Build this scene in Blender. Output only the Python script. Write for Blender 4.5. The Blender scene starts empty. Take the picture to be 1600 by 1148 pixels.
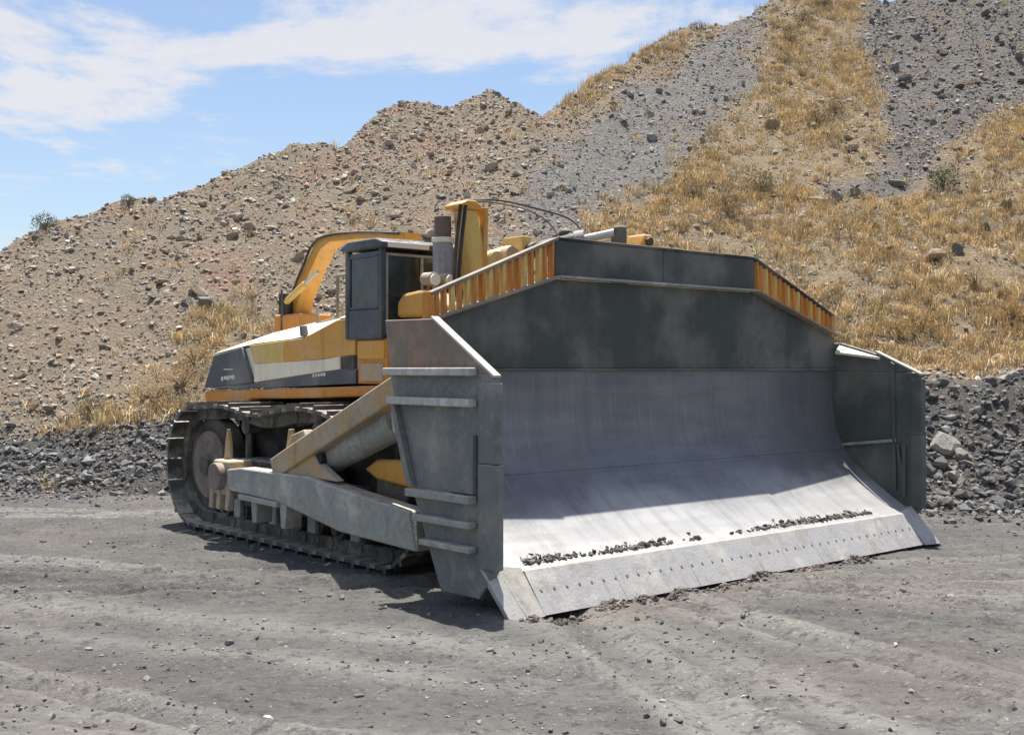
import bpy, math, random
import numpy as np
from mathutils import Vector, Matrix

# ------------------------------------------------------------------ camera, sky, sun, exposure
S = bpy.context.scene
COL = S.collection
R = math.radians
random.seed(7)
rng = np.random.default_rng(11)

cd = bpy.data.cameras.new('camera')
cd.sensor_width = 36.0
cd.lens = 36.0 * 1797 / 1600
cd.clip_end = 4000
cam = bpy.data.objects.new('camera', cd)
COL.objects.link(cam)
cam.location = (0, 0, 2.2)
cam.rotation_euler = (R(90.1), 0, 0)
S.camera = cam

SUN_DIR = Vector((-0.008, 0.255, 1.0)).normalized()      # towards the sun
SUN_EL = math.asin(SUN_DIR.z)
SUN_AZ = math.atan2(SUN_DIR.x, SUN_DIR.y)

S.view_settings.view_transform = 'Standard'
S.view_settings.look = 'None'
S.view_settings.exposure = 0.97
S.view_settings.gamma = 1.0
S.view_settings.use_curve_mapping = False

W = bpy.data.worlds.new('World')
S.world = W
W.use_nodes = True
wn, wl = W.node_tree.nodes, W.node_tree.links
wn.clear()
sky = wn.new('ShaderNodeTexSky')
sky.sky_type = 'NISHITA'
sky.sun_disc = False
sky.sun_elevation = SUN_EL
sky.sun_rotation = SUN_AZ
sky.altitude = 300
sky.air_density = 1.0
sky.dust_density = 1.6
sky.ozone_density = 1.5
bg = wn.new('ShaderNodeBackground')
bg.inputs['Strength'].default_value = 0.082
wout = wn.new('ShaderNodeOutputWorld')
# clouds: fractal noise on a flat cloud deck above the place
tcw = wn.new('ShaderNodeTexCoord')
sep = wn.new('ShaderNodeSeparateXYZ')
wl.new(tcw.outputs['Generated'], sep.inputs[0])
def wmath(op, a, b=None):
    n = wn.new('ShaderNodeMath'); n.operation = op
    for i, q in enumerate((a, b)):
        if q is None: continue
        if isinstance(q, (int, float)): n.inputs[i].default_value = q
        else: wl.new(q, n.inputs[i])
    return n.outputs[0]
zz = wmath('ADD', wmath('MAXIMUM', sep.outputs['Z'], 0.0), 0.16)
cx = wmath('DIVIDE', sep.outputs['X'], zz)
cy = wmath('DIVIDE', sep.outputs['Y'], zz)
comb = wn.new('ShaderNodeCombineXYZ')
wl.new(cx, comb.inputs[0]); wl.new(cy, comb.inputs[1])
comb.inputs[2].default_value = 1.3
nz = wn.new('ShaderNodeTexNoise')
nz.inputs['Scale'].default_value = 1.5
nz.inputs['Detail'].default_value = 9
nz.inputs['Roughness'].default_value = 0.62
nz.inputs['Distortion'].default_value = 0.25
wl.new(comb.outputs[0], nz.inputs['Vector'])
mr = wn.new('ShaderNodeMapRange')
mr.interpolation_type = 'SMOOTHSTEP'
mr.inputs['From Min'].default_value = 0.49
mr.inputs['From Max'].default_value = 0.60
mr.inputs['To Max'].default_value = 0.88
wl.new(nz.outputs['Fac'], mr.inputs['Value'])
mixc = wn.new('ShaderNodeMix'); mixc.data_type = 'RGBA'
wl.new(mr.outputs[0], mixc.inputs['Factor'])
wl.new(sky.outputs[0], mixc.inputs[6])
mixc.inputs[7].default_value = (5.2, 5.15, 5.35, 1)
wl.new(mixc.outputs[2], bg.inputs['Color'])
wl.new(bg.outputs[0], wout.inputs[0])

sd = bpy.data.lights.new('sun', 'SUN')
sd.energy = 4.2
sd.angle = R(0.53)
sd.color = (1.0, 0.955, 0.89)
sun = bpy.data.objects.new('sun', sd)
COL.objects.link(sun)
sun.location = (0, 0, 40)
sun.rotation_euler = (-SUN_DIR).to_track_quat('-Z', 'Y').to_euler()

# ------------------------------------------------------------------ noise
def vnoise(x, y, seed=0):
    x = np.asarray(x, float); y = np.asarray(y, float)
    xi = np.floor(x).astype(np.int64); yi = np.floor(y).astype(np.int64)
    fx = x - xi; fy = y - yi
    fx = fx * fx * (3 - 2 * fx); fy = fy * fy * (3 - 2 * fy)
    def h(a, b):
        n = (a * 374761393 + b * 668265263 + seed * 974634777) & 0xFFFFFFFF
        n = ((n ^ (n >> 13)) * 1274126177) & 0xFFFFFFFF
        n = n ^ (n >> 16)
        return (n & 0xFFFF) / 65535.0
    a = h(xi, yi); b = h(xi + 1, yi); c = h(xi, yi + 1); d = h(xi + 1, yi + 1)
    return (a * (1 - fx) + b * fx) * (1 - fy) + (c * (1 - fx) + d * fx) * fy - 0.5
def fbm(x, y, octs=4, seed=0, gain=0.5):
    v = 0; a = 1.0; f = 1.0
    for o in range(octs):
        v = v + a * vnoise(np.asarray(x) * f + 17.3 * o, np.asarray(y) * f - 9.1 * o, seed + o)
        a *= gain; f *= 2.03
    return v
def sstep(a, b, x):
    t = np.clip((np.asarray(x, float) - a) / (b - a), 0, 1)
    return t * t * (3 - 2 * t)

# ------------------------------------------------------------------ materials
class NT:
    def __init__(self, name):
        self.m = bpy.data.materials.new(name); self.m.use_nodes = True
        self.n = self.m.node_tree.nodes; self.l = self.m.node_tree.links
        self.b = self.n['Principled BSDF']
        self.geo = self.n.new('ShaderNodeNewGeometry')
        self.tc = self.n.new('ShaderNodeTexCoord')
    def noise(self, scale, detail=5, rough=0.55, vec=None, dist=0.0, lo=0.35, hi=0.65):
        t = self.n.new('ShaderNodeTexNoise')
        t.inputs['Scale'].default_value = scale; t.inputs['Detail'].default_value = detail
        t.inputs['Roughness'].default_value = rough; t.inputs['Distortion'].default_value = dist
        self.l.new(vec if vec else self.tc.outputs['Object'], t.inputs['Vector'])
        return self.ramp(t.outputs['Fac'], lo, hi)
    def ramp(self, s, lo, hi, a=0.0, b=1.0):
        m = self.n.new('ShaderNodeMapRange'); m.interpolation_type = 'SMOOTHSTEP'
        for k, q in (('From Min', lo), ('From Max', hi), ('To Min', a), ('To Max', b)): m.inputs[k].default_value = q
        self.l.new(s, m.inputs['Value']); return m.outputs[0]
    def scaled(self, sx, sy, sz, rot=0.0, src=None):
        m = self.n.new('ShaderNodeMapping'); m.inputs['Scale'].default_value = (sx, sy, sz)
        m.inputs['Rotation'].default_value = (0, 0, rot)
        self.l.new(src if src else self.tc.outputs['Object'], m.inputs['Vector']); return m.outputs[0]
    def math(self, op, a, b=None):
        n = self.n.new('ShaderNodeMath'); n.operation = op
        for i, q in enumerate((a, b)):
            if q is None: continue
            if isinstance(q, (int, float)): n.inputs[i].default_value = q
            else: self.l.new(q, n.inputs[i])
        return n.outputs[0]
    def mix(self, f, a, b, mode='MIX'):
        n = self.n.new('ShaderNodeMix'); n.data_type = 'RGBA'; n.blend_type = mode
        for i, q in ((0, f), (6, a), (7, b)):
            if isinstance(q, (int, float)): n.inputs[i].default_value = q
            elif isinstance(q, tuple): n.inputs[i].default_value = (*q, 1) if len(q) == 3 else q
            else: self.l.new(q, n.inputs[i])
        return n.outputs[2]
    def attr(self, name):
        a = self.n.new('ShaderNodeAttribute'); a.attribute_name = name; return a
    def up(self, lo=0.35, hi=0.9):
        s = self.n.new('ShaderNodeSeparateXYZ'); self.l.new(self.geo.outputs['Normal'], s.inputs[0])
        return self.ramp(s.outputs['Z'], lo, hi)
    def bump(self, s, strength=0.3, dist=0.02):
        b = self.n.new('ShaderNodeBump'); b.inputs['Strength'].default_value = strength
        b.inputs['Distance'].default_value = dist
        self.l.new(s, b.inputs['Height']); self.l.new(b.outputs[0], self.b.inputs['Normal'])
    def out(self, col, rough=0.6, metal=0.0, spec=0.4):
        if isinstance(col, tuple): self.b.inputs['Base Color'].default_value = (*col, 1)
        else: self.l.new(col, self.b.inputs['Base Color'])
        if isinstance(rough, (int, float)): self.b.inputs['Roughness'].default_value = rough
        else: self.l.new(rough, self.b.inputs['Roughness'])
        self.b.inputs['Metallic'].default_value = metal
        self.b.inputs['Specular IOR Level'].default_value = spec
        return self.m
DUST = (0.52, 0.475, 0.40)
def metal_mat(name, base, worn, rough=0.5, metal=0.0, dust=0.7, wear=(0.52, 0.66), streak=True, grime=(0.10, 0.095, 0.085), wear_amt=1.0, mud=0.0):
    t = NT(name)
    w = t.noise(2.3, 8, 0.68, lo=wear[0], hi=wear[1])
    fine = t.noise(17, 6, 0.7, lo=0.40, hi=0.72)
    c = t.mix(t.math('MULTIPLY', w, wear_amt), base, worn)
    if streak:
        st = t.noise(1.0, 5, 0.6, vec=t.scaled(9, 9, 0.55), lo=0.5, hi=0.75)
        c = t.mix(t.math('MULTIPLY', st, 0.45), c, grime)
    c = t.mix(t.math('MULTIPLY', fine, 0.22), c, grime)
    dn = t.noise(6, 5, 0.6, lo=0.25, hi=0.6)
    c = t.mix(t.math('MULTIPLY', t.math('MULTIPLY', t.up(), dn), dust), c, DUST)
    haze = t.noise(1.1, 4, 0.6, lo=0.42, hi=0.7)
    c = t.mix(t.math('MULTIPLY', haze, 0.22), c, DUST)
    chips = t.noise(7.5, 7, 0.75, lo=0.60, hi=0.66)
    c = t.mix(t.math('MULTIPLY', chips, 0.35), c, grime)
    hgt = t.noise(40, 4, 0.6)
    if mud:
        # dried mud caked on in patches and splashes
        mp = t.math('MAXIMUM', t.noise(3.1, 8, 0.72, lo=0.50, hi=0.60), t.noise(1.0, 7, 0.7, vec=t.scaled(11, 3.5, 1.6), lo=0.56, hi=0.66))
        c = t.mix(t.math('MULTIPLY', mp, mud), c, t.mix(t.noise(13, 5, 0.7), (0.36, 0.33, 0.28), (0.24, 0.22, 0.19)))
        hgt = t.math('ADD', hgt, t.math('MULTIPLY', mp, 2.0))
    t.bump(hgt, 0.2 if mud else 0.12, 0.012)
    return t.out(c, t.ramp(fine, 0, 1, rough, min(1, rough + 0.2)), metal)
M = {}
M['blade_dark'] = metal_mat('blade_dark_steel', (0.047, 0.055, 0.051), (0.068, 0.071, 0.066), 0.55, 0.0, 0.6, wear_amt=0.7)
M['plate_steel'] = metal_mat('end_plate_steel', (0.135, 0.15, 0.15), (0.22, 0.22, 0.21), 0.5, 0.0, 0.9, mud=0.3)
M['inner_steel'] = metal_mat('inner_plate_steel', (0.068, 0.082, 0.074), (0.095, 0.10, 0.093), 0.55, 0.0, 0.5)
M['bare_edge'] = metal_mat('bare_edge_steel', (0.42, 0.41, 0.39), (0.55, 0.54, 0.51), 0.45, 0.0, 0.6)
M['rust'] = metal_mat('rusty_steel', (0.21, 0.175, 0.14), (0.30, 0.20, 0.14), 0.8, 0.0, 0.4, (0.42, 0.6))
M['edge_steel'] = metal_mat('cutting_edge_steel', (0.37, 0.365, 0.365), (0.50, 0.485, 0.455), 0.5, 0.1, 0.4, grime=(0.22, 0.21, 0.20), mud=0.5)
M['arm_steel'] = metal_mat('push_arm_steel', (0.27, 0.295, 0.283), (0.44, 0.43, 0.39), 0.6, 0.0, 1.0, (0.50, 0.62), mud=0.75)
M['yellow'] = metal_mat('machine_yellow', (0.62, 0.31, 0.045), (0.55, 0.30, 0.07), 0.45, 0.0, 0.6, grime=(0.30, 0.16, 0.05))
M['yellow_pale'] = metal_mat('faded_yellow', (0.66, 0.45, 0.12), (0.60, 0.45, 0.20), 0.5, 0.0, 0.6, grime=(0.32, 0.2, 0.08))
M['orange'] = metal_mat('machine_orange', (0.56, 0.22, 0.03), (0.5, 0.24, 0.06), 0.5, 0.0, 0.5, grime=(0.24, 0.11, 0.03))
M['dusty_yellow'] = metal_mat('dusty_yellow', (0.44, 0.30, 0.14), (0.42, 0.34, 0.24), 0.7, 0.0, 1.0, (0.38, 0.6), grime=(0.2, 0.13, 0.07), mud=0.7)
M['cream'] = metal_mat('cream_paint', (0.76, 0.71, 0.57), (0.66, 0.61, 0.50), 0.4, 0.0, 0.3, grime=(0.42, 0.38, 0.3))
M['slate'] = metal_mat('slate_paint', (0.055, 0.066, 0.085), (0.085, 0.09, 0.1), 0.4, 0.0, 0.35)
M['cab_blue'] = metal_mat('cab_frame_paint', (0.035, 0.048, 0.062), (0.06, 0.07, 0.08), 0.35, 0.0, 0.5)
M['black'] = metal_mat('black_iron', (0.022, 0.022, 0.022), (0.05, 0.045, 0.04), 0.7, 0.0, 0.5)
M['track'] = metal_mat('track_steel', (0.030, 0.029, 0.027), (0.075, 0.07, 0.062), 0.6, 0.0, 0.5, (0.48, 0.66), mud=0.35)
M['shoe'] = metal_mat('track_shoe_steel', (0.06, 0.058, 0.054), (0.24, 0.23, 0.21), 0.45, 0.1, 0.9, (0.48, 0.62))
M['brown'] = metal_mat('idler_brown', (0.17, 0.125, 0.10), (0.13, 0.11, 0.09), 0.75, 0.0, 0.5, mud=0.4)
M['stack'] = metal_mat('exhaust_grey', (0.30, 0.30, 0.31), (0.22, 0.19, 0.17), 0.6, 0.0, 0.3)
M['stack_rust'] = metal_mat('exhaust_rust', (0.17, 0.12, 0.09), (0.22, 0.15, 0.11), 0.8, 0.0, 0.3)
M['chrome'] = metal_mat('bright_rod', (0.55, 0.54, 0.52), (0.4, 0.38, 0.35), 0.3, 0.6, 0.2, streak=False)
M['hose'] = metal_mat('rubber_hose', (0.03, 0.028, 0.026), (0.07, 0.06, 0.05), 0.75, 0.0, 0.4, streak=False)
M['decal'] = metal_mat('pale_lettering', (0.62, 0.64, 0.62), (0.5, 0.52, 0.5), 0.5, 0.0, 0.1, streak=False)
def m_glass():
    t = NT('cab_glass')
    c = t.mix(t.noise(3, 4, 0.6), (0.014, 0.024, 0.026), (0.04, 0.052, 0.052))
    return t.out(c, t.ramp(t.noise(5, 4), 0, 1, 0.06, 0.22), 0, 0.6)
M['glass'] = m_glass()
def m_lens():
    t = NT('lamp_lens'); return t.out((0.75, 0.72, 0.62), 0.15, 0, 0.6)
M['lens'] = m_lens()
def m_mold():
    t = NT('moldboard_steel')
    st = t.noise(1.0, 6, 0.6, vec=t.scaled(1.1, 7, 7), lo=0.35, hi=0.7)
    v2 = t.noise(1.0, 6, 0.65, vec=t.scaled(7, 0.8, 0.6), lo=0.45, hi=0.72)
    c = t.mix(t.noise(0.9, 5, 0.6), (0.150, 0.150, 0.160), (0.20, 0.198, 0.205))
    c = t.mix(t.math('MULTIPLY', st, 0.4), c, (0.118, 0.118, 0.124))
    c = t.mix(t.math('MULTIPLY', v2, 0.35), c, (0.105, 0.103, 0.107))
    c = t.mix(t.math('MULTIPLY', t.noise(5, 6, 0.7, lo=0.55, hi=0.7), 0.3), c, (0.22, 0.213, 0.20))
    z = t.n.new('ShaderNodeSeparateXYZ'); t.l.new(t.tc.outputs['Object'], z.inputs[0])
    scr = t.noise(1.0, 4, 0.7, vec=t.scaled(26, 1.2, 1.0), lo=0.56, hi=0.66)
    c = t.mix(t.math('MULTIPLY', scr, 0.4), c, (0.29, 0.285, 0.275))
    rs_ = t.noise(2.1, 7, 0.7, lo=0.56, hi=0.68)
    c = t.mix(t.math('MULTIPLY', rs_, 0.35), c, (0.20, 0.175, 0.15))
    sunlit_low = t.ramp(t.math('ADD', z.outputs['Z'], t.math('MULTIPLY', t.noise(1.2, 5, 0.6), 0.2)), 1.15, 0.65)  # sunlit floor brightness painted into the colour by height, along with wear polish
    c = t.mix(sunlit_low, c, t.mix(v2, (0.44, 0.435, 0.425), (0.34, 0.335, 0.325)))
    t.bump(t.noise(30, 4, 0.6), 0.08, 0.01)
    return t.out(c, t.ramp(st, 0, 1, 0.42, 0.55), 0.25, 0.5)
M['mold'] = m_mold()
def m_soil(name, a, b, c3):
    t = NT(name)
    c = t.mix(t.noise(9, 6, 0.65), a, b)
    c = t.mix(t.noise(31, 4, 0.6, lo=0.5, hi=0.7), c, c3)
    t.bump(t.noise(45, 5, 0.7), 0.6, 0.03)
    return t.out(c, 0.95, 0, 0.1)
M['soil'] = m_soil('loose_soil', (0.11, 0.105, 0.095), (0.20, 0.185, 0.16), (0.06, 0.055, 0.05))

# ------------------------------------------------------------------ mesh helpers
def link(o, parent=None):
    COL.objects.link(o)
    if parent is not None: o.parent = parent
    return o
def tag(o, label=None, cat=None, group=None, kind=None):
    if label: o['label'] = label
    if cat: o['category'] = cat
    if group: o['group'] = group
    if kind: o['kind'] = kind
    return o
def raw_mesh(name, V, Fc, nper):
    """fast mesh from numpy arrays: V (n,3), Fc (m,nper)"""
    me = bpy.data.meshes.new(name)
    V = np.ascontiguousarray(V, np.float32); Fc = np.ascontiguousarray(Fc, np.int32)
    me.vertices.add(len(V)); me.vertices.foreach_set('co', V.ravel())
    me.loops.add(Fc.size); me.loops.foreach_set('vertex_index', Fc.ravel())
    me.polygons.add(len(Fc))
    me.polygons.foreach_set('loop_start', np.arange(0, Fc.size, nper, dtype=np.int32))
    me.polygons.foreach_set('use_smooth', [False] * len(Fc))
    me.update(calc_edges=True); me.validate()
    return me
def add_col(me, name, arr):
    a = me.color_attributes.new(name, 'FLOAT_COLOR', 'POINT')
    full = np.ones((len(me.vertices), 4), np.float32); full[:, :arr.shape[1]] = arr
    a.data.foreach_set('color', full.ravel())

OU, OV = 10.05, 11.5                         # the machine's own origin in its u (across), v (rearwards) frame
class MB:
    def __init__(s): s.v = []; s.f = []
    def box(s, u0, u1, v0, v1, z0, z1):
        k = len(s.v)
        s.v += [(u, v, z) for z in (z0, z1) for v in (v0, v1) for u in (u0, u1)]
        s.f += [tuple(k + i for i in q) for q in ((0, 2, 3, 1), (4, 5, 7, 6), (0, 1, 5, 4), (2, 6, 7, 3), (0, 4, 6, 2), (1, 3, 7, 5))]
        return s
    def prism(s, poly, a, b, axis='u'):
        k = len(s.v); n = len(poly)
        for t in (a, b):
            for p, q in poly:
                s.v.append({'u': (t, p, q), 'v': (p, t, q), 'z': (p, q, t)}[axis])
        s.f.append(tuple(k + i for i in range(n))[::-1]); s.f.append(tuple(k + n + i for i in range(n)))
        for i in range(n):
            j = (i + 1) % n; s.f.append((k + i, k + j, k + n + j, k + n + i))
        return s
    def hexa(s, pts):
        k = len(s.v); s.v += pts
        s.f += [tuple(k + i for i in q) for q in ((0, 3, 2, 1), (4, 5, 6, 7), (0, 1, 5, 4), (1, 2, 6, 5), (2, 3, 7, 6), (3, 0, 4, 7))]
        return s
    def beam(s, p, q, w, h, upv=(0, 0, 1)):
        p, q = Vector(p), Vector(q); d = (q - p).normalized(); x = d.cross(Vector(upv)).normalized(); y = x.cross(d)
        pts = []
        for c in (p, q):
            for a, b in ((-1, -1), (1, -1), (1, 1), (-1, 1)): pts.append(tuple(c + x * a * w / 2 + y * b * h / 2))
        return s.hexa(pts)
    def tube(s, pts, r, n=10):
        pts = [Vector(p) for p in pts]; rr = r if isinstance(r, (list, tuple)) else [r] * len(pts)
        k = len(s.v); prev = None
        for i, p in enumerate(pts):
            d = (pts[min(i + 1, len(pts) - 1)] - pts[max(i - 1, 0)]).normalized()
            if prev is None: x = d.orthogonal().normalized()
            else: x = (prev - d * prev.dot(d)).normalized()
            prev = x; y = d.cross(x)
            for j in range(n):
                a = 2 * math.pi * j / n; s.v.append(tuple(p + (x * math.cos(a) + y * math.sin(a)) * rr[i]))
        for i in range(len(pts) - 1):
            for j in range(n):
                a = k + i * n + j; b = k + i * n + (j + 1) % n; s.f.append((a, b, b + n, a + n))
        s.f.append(tuple(k + j for j in range(n))[::-1]); e = k + (len(pts) - 1) * n; s.f.append(tuple(e + j for j in range(n)))
        return s
    def cyl(s, p, q, r, n=16, r2=None): return s.tube([p, q], [r, r if r2 is None else r2], n)
    def mesh(s, name, smooth=True, off=True):
        me = bpy.data.meshes.new(name)
        me.from_pydata([(a - OU, b - OV, c) if off else (a, b, c) for a, b, c in s.v], [], s.f); me.update()
        if smooth:
            me.polygons.foreach_set('use_smooth', [True] * len(me.polygons)); me.set_sharp_from_angle(angle=R(32))
        return me
    def build(s, name, mat, parent=None, bev=0.012, smooth=True, label=None):
        o = bpy.data.objects.new(name, s.mesh(name, smooth)); link(o, parent)
        o.data.materials.append(M[mat] if isinstance(mat, str) else mat)
        import bmesh
        bm = bmesh.new(); bm.from_mesh(o.data); bmesh.ops.recalc_face_normals(bm, faces=bm.faces); bm.to_mesh(o.data); bm.free()
        if bev:
            b = o.modifiers.new('bevel', 'BEVEL'); b.width = bev; b.segments = 2; b.limit_method = 'ANGLE'; b.angle_limit = R(40)
        if label: o['label'] = label
        return o
def smooth_path(pts, n=6):
    out = []
    P = [Vector(p) for p in pts]; P = [2 * P[0] - P[1]] + P + [2 * P[-1] - P[-2]]
    for i in range(1, len(P) - 2):
        for k in range(n):
            t = k / n; a, b, c, d = P[i - 1:i + 3]
            out.append(0.5 * ((2 * b) + (c - a) * t + (2 * a - 5 * b + 4 * c - d) * t * t + (-a + 3 * b - 3 * c + d) * t ** 3))
    out.append(P[-2]); return out

# ------------------------------------------------------------------ terrain: ground and spoil heap
def ground_z(x, y):
    x = np.asarray(x, float); y = np.asarray(y, float)
    near = sstep(70, 24, np.hypot(x, y - 10))
    z = 0.05 * fbm(x * 0.35, y * 0.35, 3, 5) + 0.030 * fbm(x * 1.7, y * 2.3, 4, 9) + 0.018 * fbm(x * 7, y * 7, 3, 19)
    # wheel and track ruts
    rut = 0
    for (px, py, dx, dy, w, dep) in RUTS:
        L = math.hypot(dx, dy); nx, ny = -dy / L, dx / L
        s_ = (x - px) * dx / L + (y - py) * dy / L
        d = (x - px) * nx + (y - py) * ny + 0.25 * np.sin(s_ * 0.22 + px) + 0.06 * fbm(s_ * 0.8, px + 0 * s_, 2, 3)
        g = np.exp(-(d / w) ** 2); ridge = np.exp(-((np.abs(d) - 1.8 * w) / (0.6 * w)) ** 2)
        rut = rut + dep * (-g + 0.8 * ridge) * (0.6 + 0.8 * (fbm(s_ * 0.3, py + 0 * s_, 2, 4) + 0.5)) * (1 + 0.9 * fbm(x * 2.6, y * 2.6, 3, 29))
    return (z + rut) * near * (1 - 0.0 * x)
RUTS = [(-6, 9.5, -3, 1.6, .10, .035), (-5, 8.7, -3, 1.7, .12, .03), (-7, 14.0, -3.2, 1.2, .10, .03), (-8, 17.0, 1, -.02, .09, .045), (-8, 17.7, 1, -.03, .08, .04),
        (5, 11.7, 3, .1, .16, .05), (5, 10.9, 3, -.35, .12, .04), (6, 9.6, 2.2, -1.0, .10, .035), (3.2, 8.0, 1.2, -2.4, .16, .045), (1.2, 8.4, .7, -2.5, .18, .05),
        (-2, 7.2, -3, .7, .09, .02), (7, 13.4, 3, .3, .12, .045), (3.8, 6.6, 2.4, -1.2, .10, .03), (-4, 9.9, -3, 1.3, .34, .022), (2.0, 7.2, .9, -2.2, .32, .024), (6, 11.2, 3, -.1, .30, .022), (-3, 6.4, -3, .3, .30, .018)]
def base_y(x):
    x = np.asarray(x, float)
    b = np.interp(x, [-60, -14, -7, -4, 3.0, 6.2, 9, 40], [18.5, 20.6, 20.8, 22.2, 22.0, 17.9, 17.3, 15.0])
    return b + 0.5 * fbm(x * 0.5, x * 0 + 3.3, 3, 31)
CR = [(-60, 27, 2.2), (-24, 25.5, 3.0), (-16.1, 26.3, 3.8), (-14.4, 27.3, 4.4), (-12.7, 28.6, 5.3), (-12.0, 29.4, 5.8), (-10.5, 30.6, 6.6), (-8.7, 31.4, 7.1), (-7.6, 33.1, 8.2), (-6.6, 34.3, 9.0), (-5.1, 34.1, 8.9),
      (-4.1, 36.6, 10.5), (-3.3, 37.2, 10.9), (-2.2, 36.6, 10.5), (-0.7, 38.1, 11.5), (0.9, 36.2, 10.2), (3.3, 39.7, 12.5), (6.3, 43.8, 15.2), (8.7, 44.5, 15.6), (10.8, 47.1, 17.3), (13.7, 49.2, 18.7),
      (15.3, 46.7, 17.1), (16.8, 47.9, 17.9), (23.3, 52.4, 20.8), (34.7, 56.7, 23.6), (60, 60, 25)]
CRX = [c[0] for c in CR]; CRY = [c[1] for c in CR]
def crest_y(x): return np.interp(x, CRX, CRY)
def heap_z(x, y):
    x = np.asarray(x, float); y = np.asarray(y, float)
    b = base_y(x)
    bh = np.interp(x, [-60, -9, -4, 2, 6, 9, 40], [0.7, 0.95, 1.1, 1.2, 1.72, 1.92, 2.2])
    berm = bh * sstep(0, 1, (y - b) / np.interp(x, [-9, 6, 40], [1.7, 3.3, 3.6]) * 0.9 + 0.08)
    berm = np.where(y < b - 0.3, -0.4, berm)
    plane = 1.0 + (y - 22) * 0.65
    cy = crest_y(x)
    top = 1.0 + (cy - 22) * 0.65
    # soft shoulder and far side of the heap
    over = np.maximum(y - cy, 0)
    plane = np.minimum(plane, top) - 0.35 * over * sstep(0, 6, over)
    z = np.maximum(berm, plane)
    w = sstep(0.3, 2.5, y - b)
    nlow = 1.1 * fbm(x * 0.16, y * 0.10, 3, 41) + 0.45 * fbm(x * 0.55, y * 0.28, 3, 43)
    edge = sstep(0, 7, np.abs(cy - y))
    z = z + w * (nlow * (0.35 + 0.65 * edge) * 0.8 * sstep(0.5, 6, y - b) + 0.17 * fbm(x * 1.6, y * 1.4, 4, 47)) + sstep(-.1, .6, y - b) * 0.09 * fbm(x * 4.3, y * 4.3, 3, 53)
    return z
POLY = {'scree': [(10.4, 46.7), (11.0, 45.6), (6.6, 36.1), (3.5, 31.3), (1.6, 28.7), (0.6, 28.1), (0.0, 30.2), (0.9, 33.1), (4.3, 38.6), (8.6, 44.1)],
        'grass': [(11.4, 48.5), (14.7, 48.5), (11.9, 37.1), (10.3, 32.3), (9.1, 30.9), (10.9, 31.6), (13.5, 34.8), (16.7, 37.6), (22.4, 40.3), (40, 50), (40, 18.5), (13.3, 20.6), (6.6, 21.6), (1.5, 27.0), (2.3, 29.9), (5.4, 34.3), (8.5, 40.3)],
        'dark': [(14.8, 48.7), (30, 54), (20.2, 40.3), (17.0, 38.1), (13.5, 34.8), (10.6, 31.6), (9.0, 30.6), (7.7, 30.2), (10.3, 32.7), (12.8, 40.3)],
        'grassL': [(-9.0, 21.9), (-5.9, 21.7), (-3.0, 22.4), (-2.6, 25.5), (-6.3, 26.2), (-7.9, 23.8)],
        'ridge': [(5.0, 42.6), (6.6, 45), (9, 46), (4.0, 39), (1.5, 35.7), (0.5, 36.4), (2.4, 39.2)]}
def inside(poly, x, y, soft=0.5):
    """signed distance to polygon turned into a soft 0..1 weight"""
    x = np.asarray(x, float); y = np.asarray(y, float)
    d2 = np.full(x.shape, 1e9); ins = np.zeros(x.shape, bool); n = len(poly)
    for i in range(n):
        ax, ay = poly[i]; bx, by = poly[(i + 1) % n]
        ex, ey = bx - ax, by - ay
        t = np.clip(((x - ax) * ex + (y - ay) * ey) / (ex * ex + ey * ey), 0, 1)
        d2 = np.minimum(d2, (x - ax - t * ex) ** 2 + (y - ay - t * ey) ** 2)
        c = ((ay > y) != (by > y)) & (x < (bx - ax) * (y - ay) / ((by - ay) if by != ay else 1e-9) + ax)
        ins ^= c
    d = np.sqrt(d2) * np.where(ins, 1, -1)
    return sstep(-soft, soft, d)
def zones(x, y):
    jx = x + 0.8 * fbm(x * 0.7, y * 0.7, 3, 61); jy = y + 0.8 * fbm(x * 0.7 + 50, y * 0.7, 3, 67)
    g = np.maximum(inside(POLY['grass'], jx, jy, 0.7), inside(POLY['grassL'], jx, jy, 0.4))
    g = np.maximum(g, 0.8 * inside(POLY['ridge'], jx, jy, 0.5))
    s = inside(POLY['scree'], jx, jy, 0.35)
    d = inside(POLY['dark'], jx, jy, 0.5)
    bw = np.interp(x, [-9, -3, 4, 7, 40], [1.5, 1.6, 1.6, 3.1, 3.2])
    br = 1 - sstep(-0.25, 0.25, (y - base_y(x) - bw) + 0.5 * fbm(x * 0.9, y * 0.9, 3, 71))
    g = g * (1 - br) * (1 - d); s = np.maximum(s, 0.8 * d) * (1 - br); d = np.maximum(d * 0.42, br)
    return g, s, d
def grid_mesh(name, xs, ys, zf):
    X, Y = np.meshgrid(xs, ys); Z = zf(X, Y)
    V = np.stack([X.ravel(), Y.ravel(), Z.ravel()], 1); nx, ny = len(xs), len(ys)
    i = (np.arange(ny - 1)[:, None] * nx + np.arange(nx - 1)[None]).ravel()
    me = raw_mesh(name, V, np.stack([i, i + 1, i + 1 + nx, i + nx], 1), 4)
    me.polygons.foreach_set('use_smooth', [True] * len(me.polygons))
    return me, X.ravel(), Y.ravel()
def spaced(segs):
    out = []
    for a, b, st in segs: out += list(np.arange(a, b - 1e-6, st))
    out.append(segs[-1][1]); return np.array(out)

xs = spaced([(-1500, -200, 130), (-200, -40, 16), (-40, -13, 0.9), (-13, 11, 0.065), (11, 40, 0.9), (40, 200, 16), (200, 1500, 130)])
ys = spaced([(-300, -20, 28), (-20, 3, 1.0), (3, 5, 0.2), (5, 15, 0.055), (15, 23, 0.09), (23, 60, 1.5), (60, 300, 30), (300, 2500, 200)])
me, gx, gy = grid_mesh('ground', xs, ys, ground_z)
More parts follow.
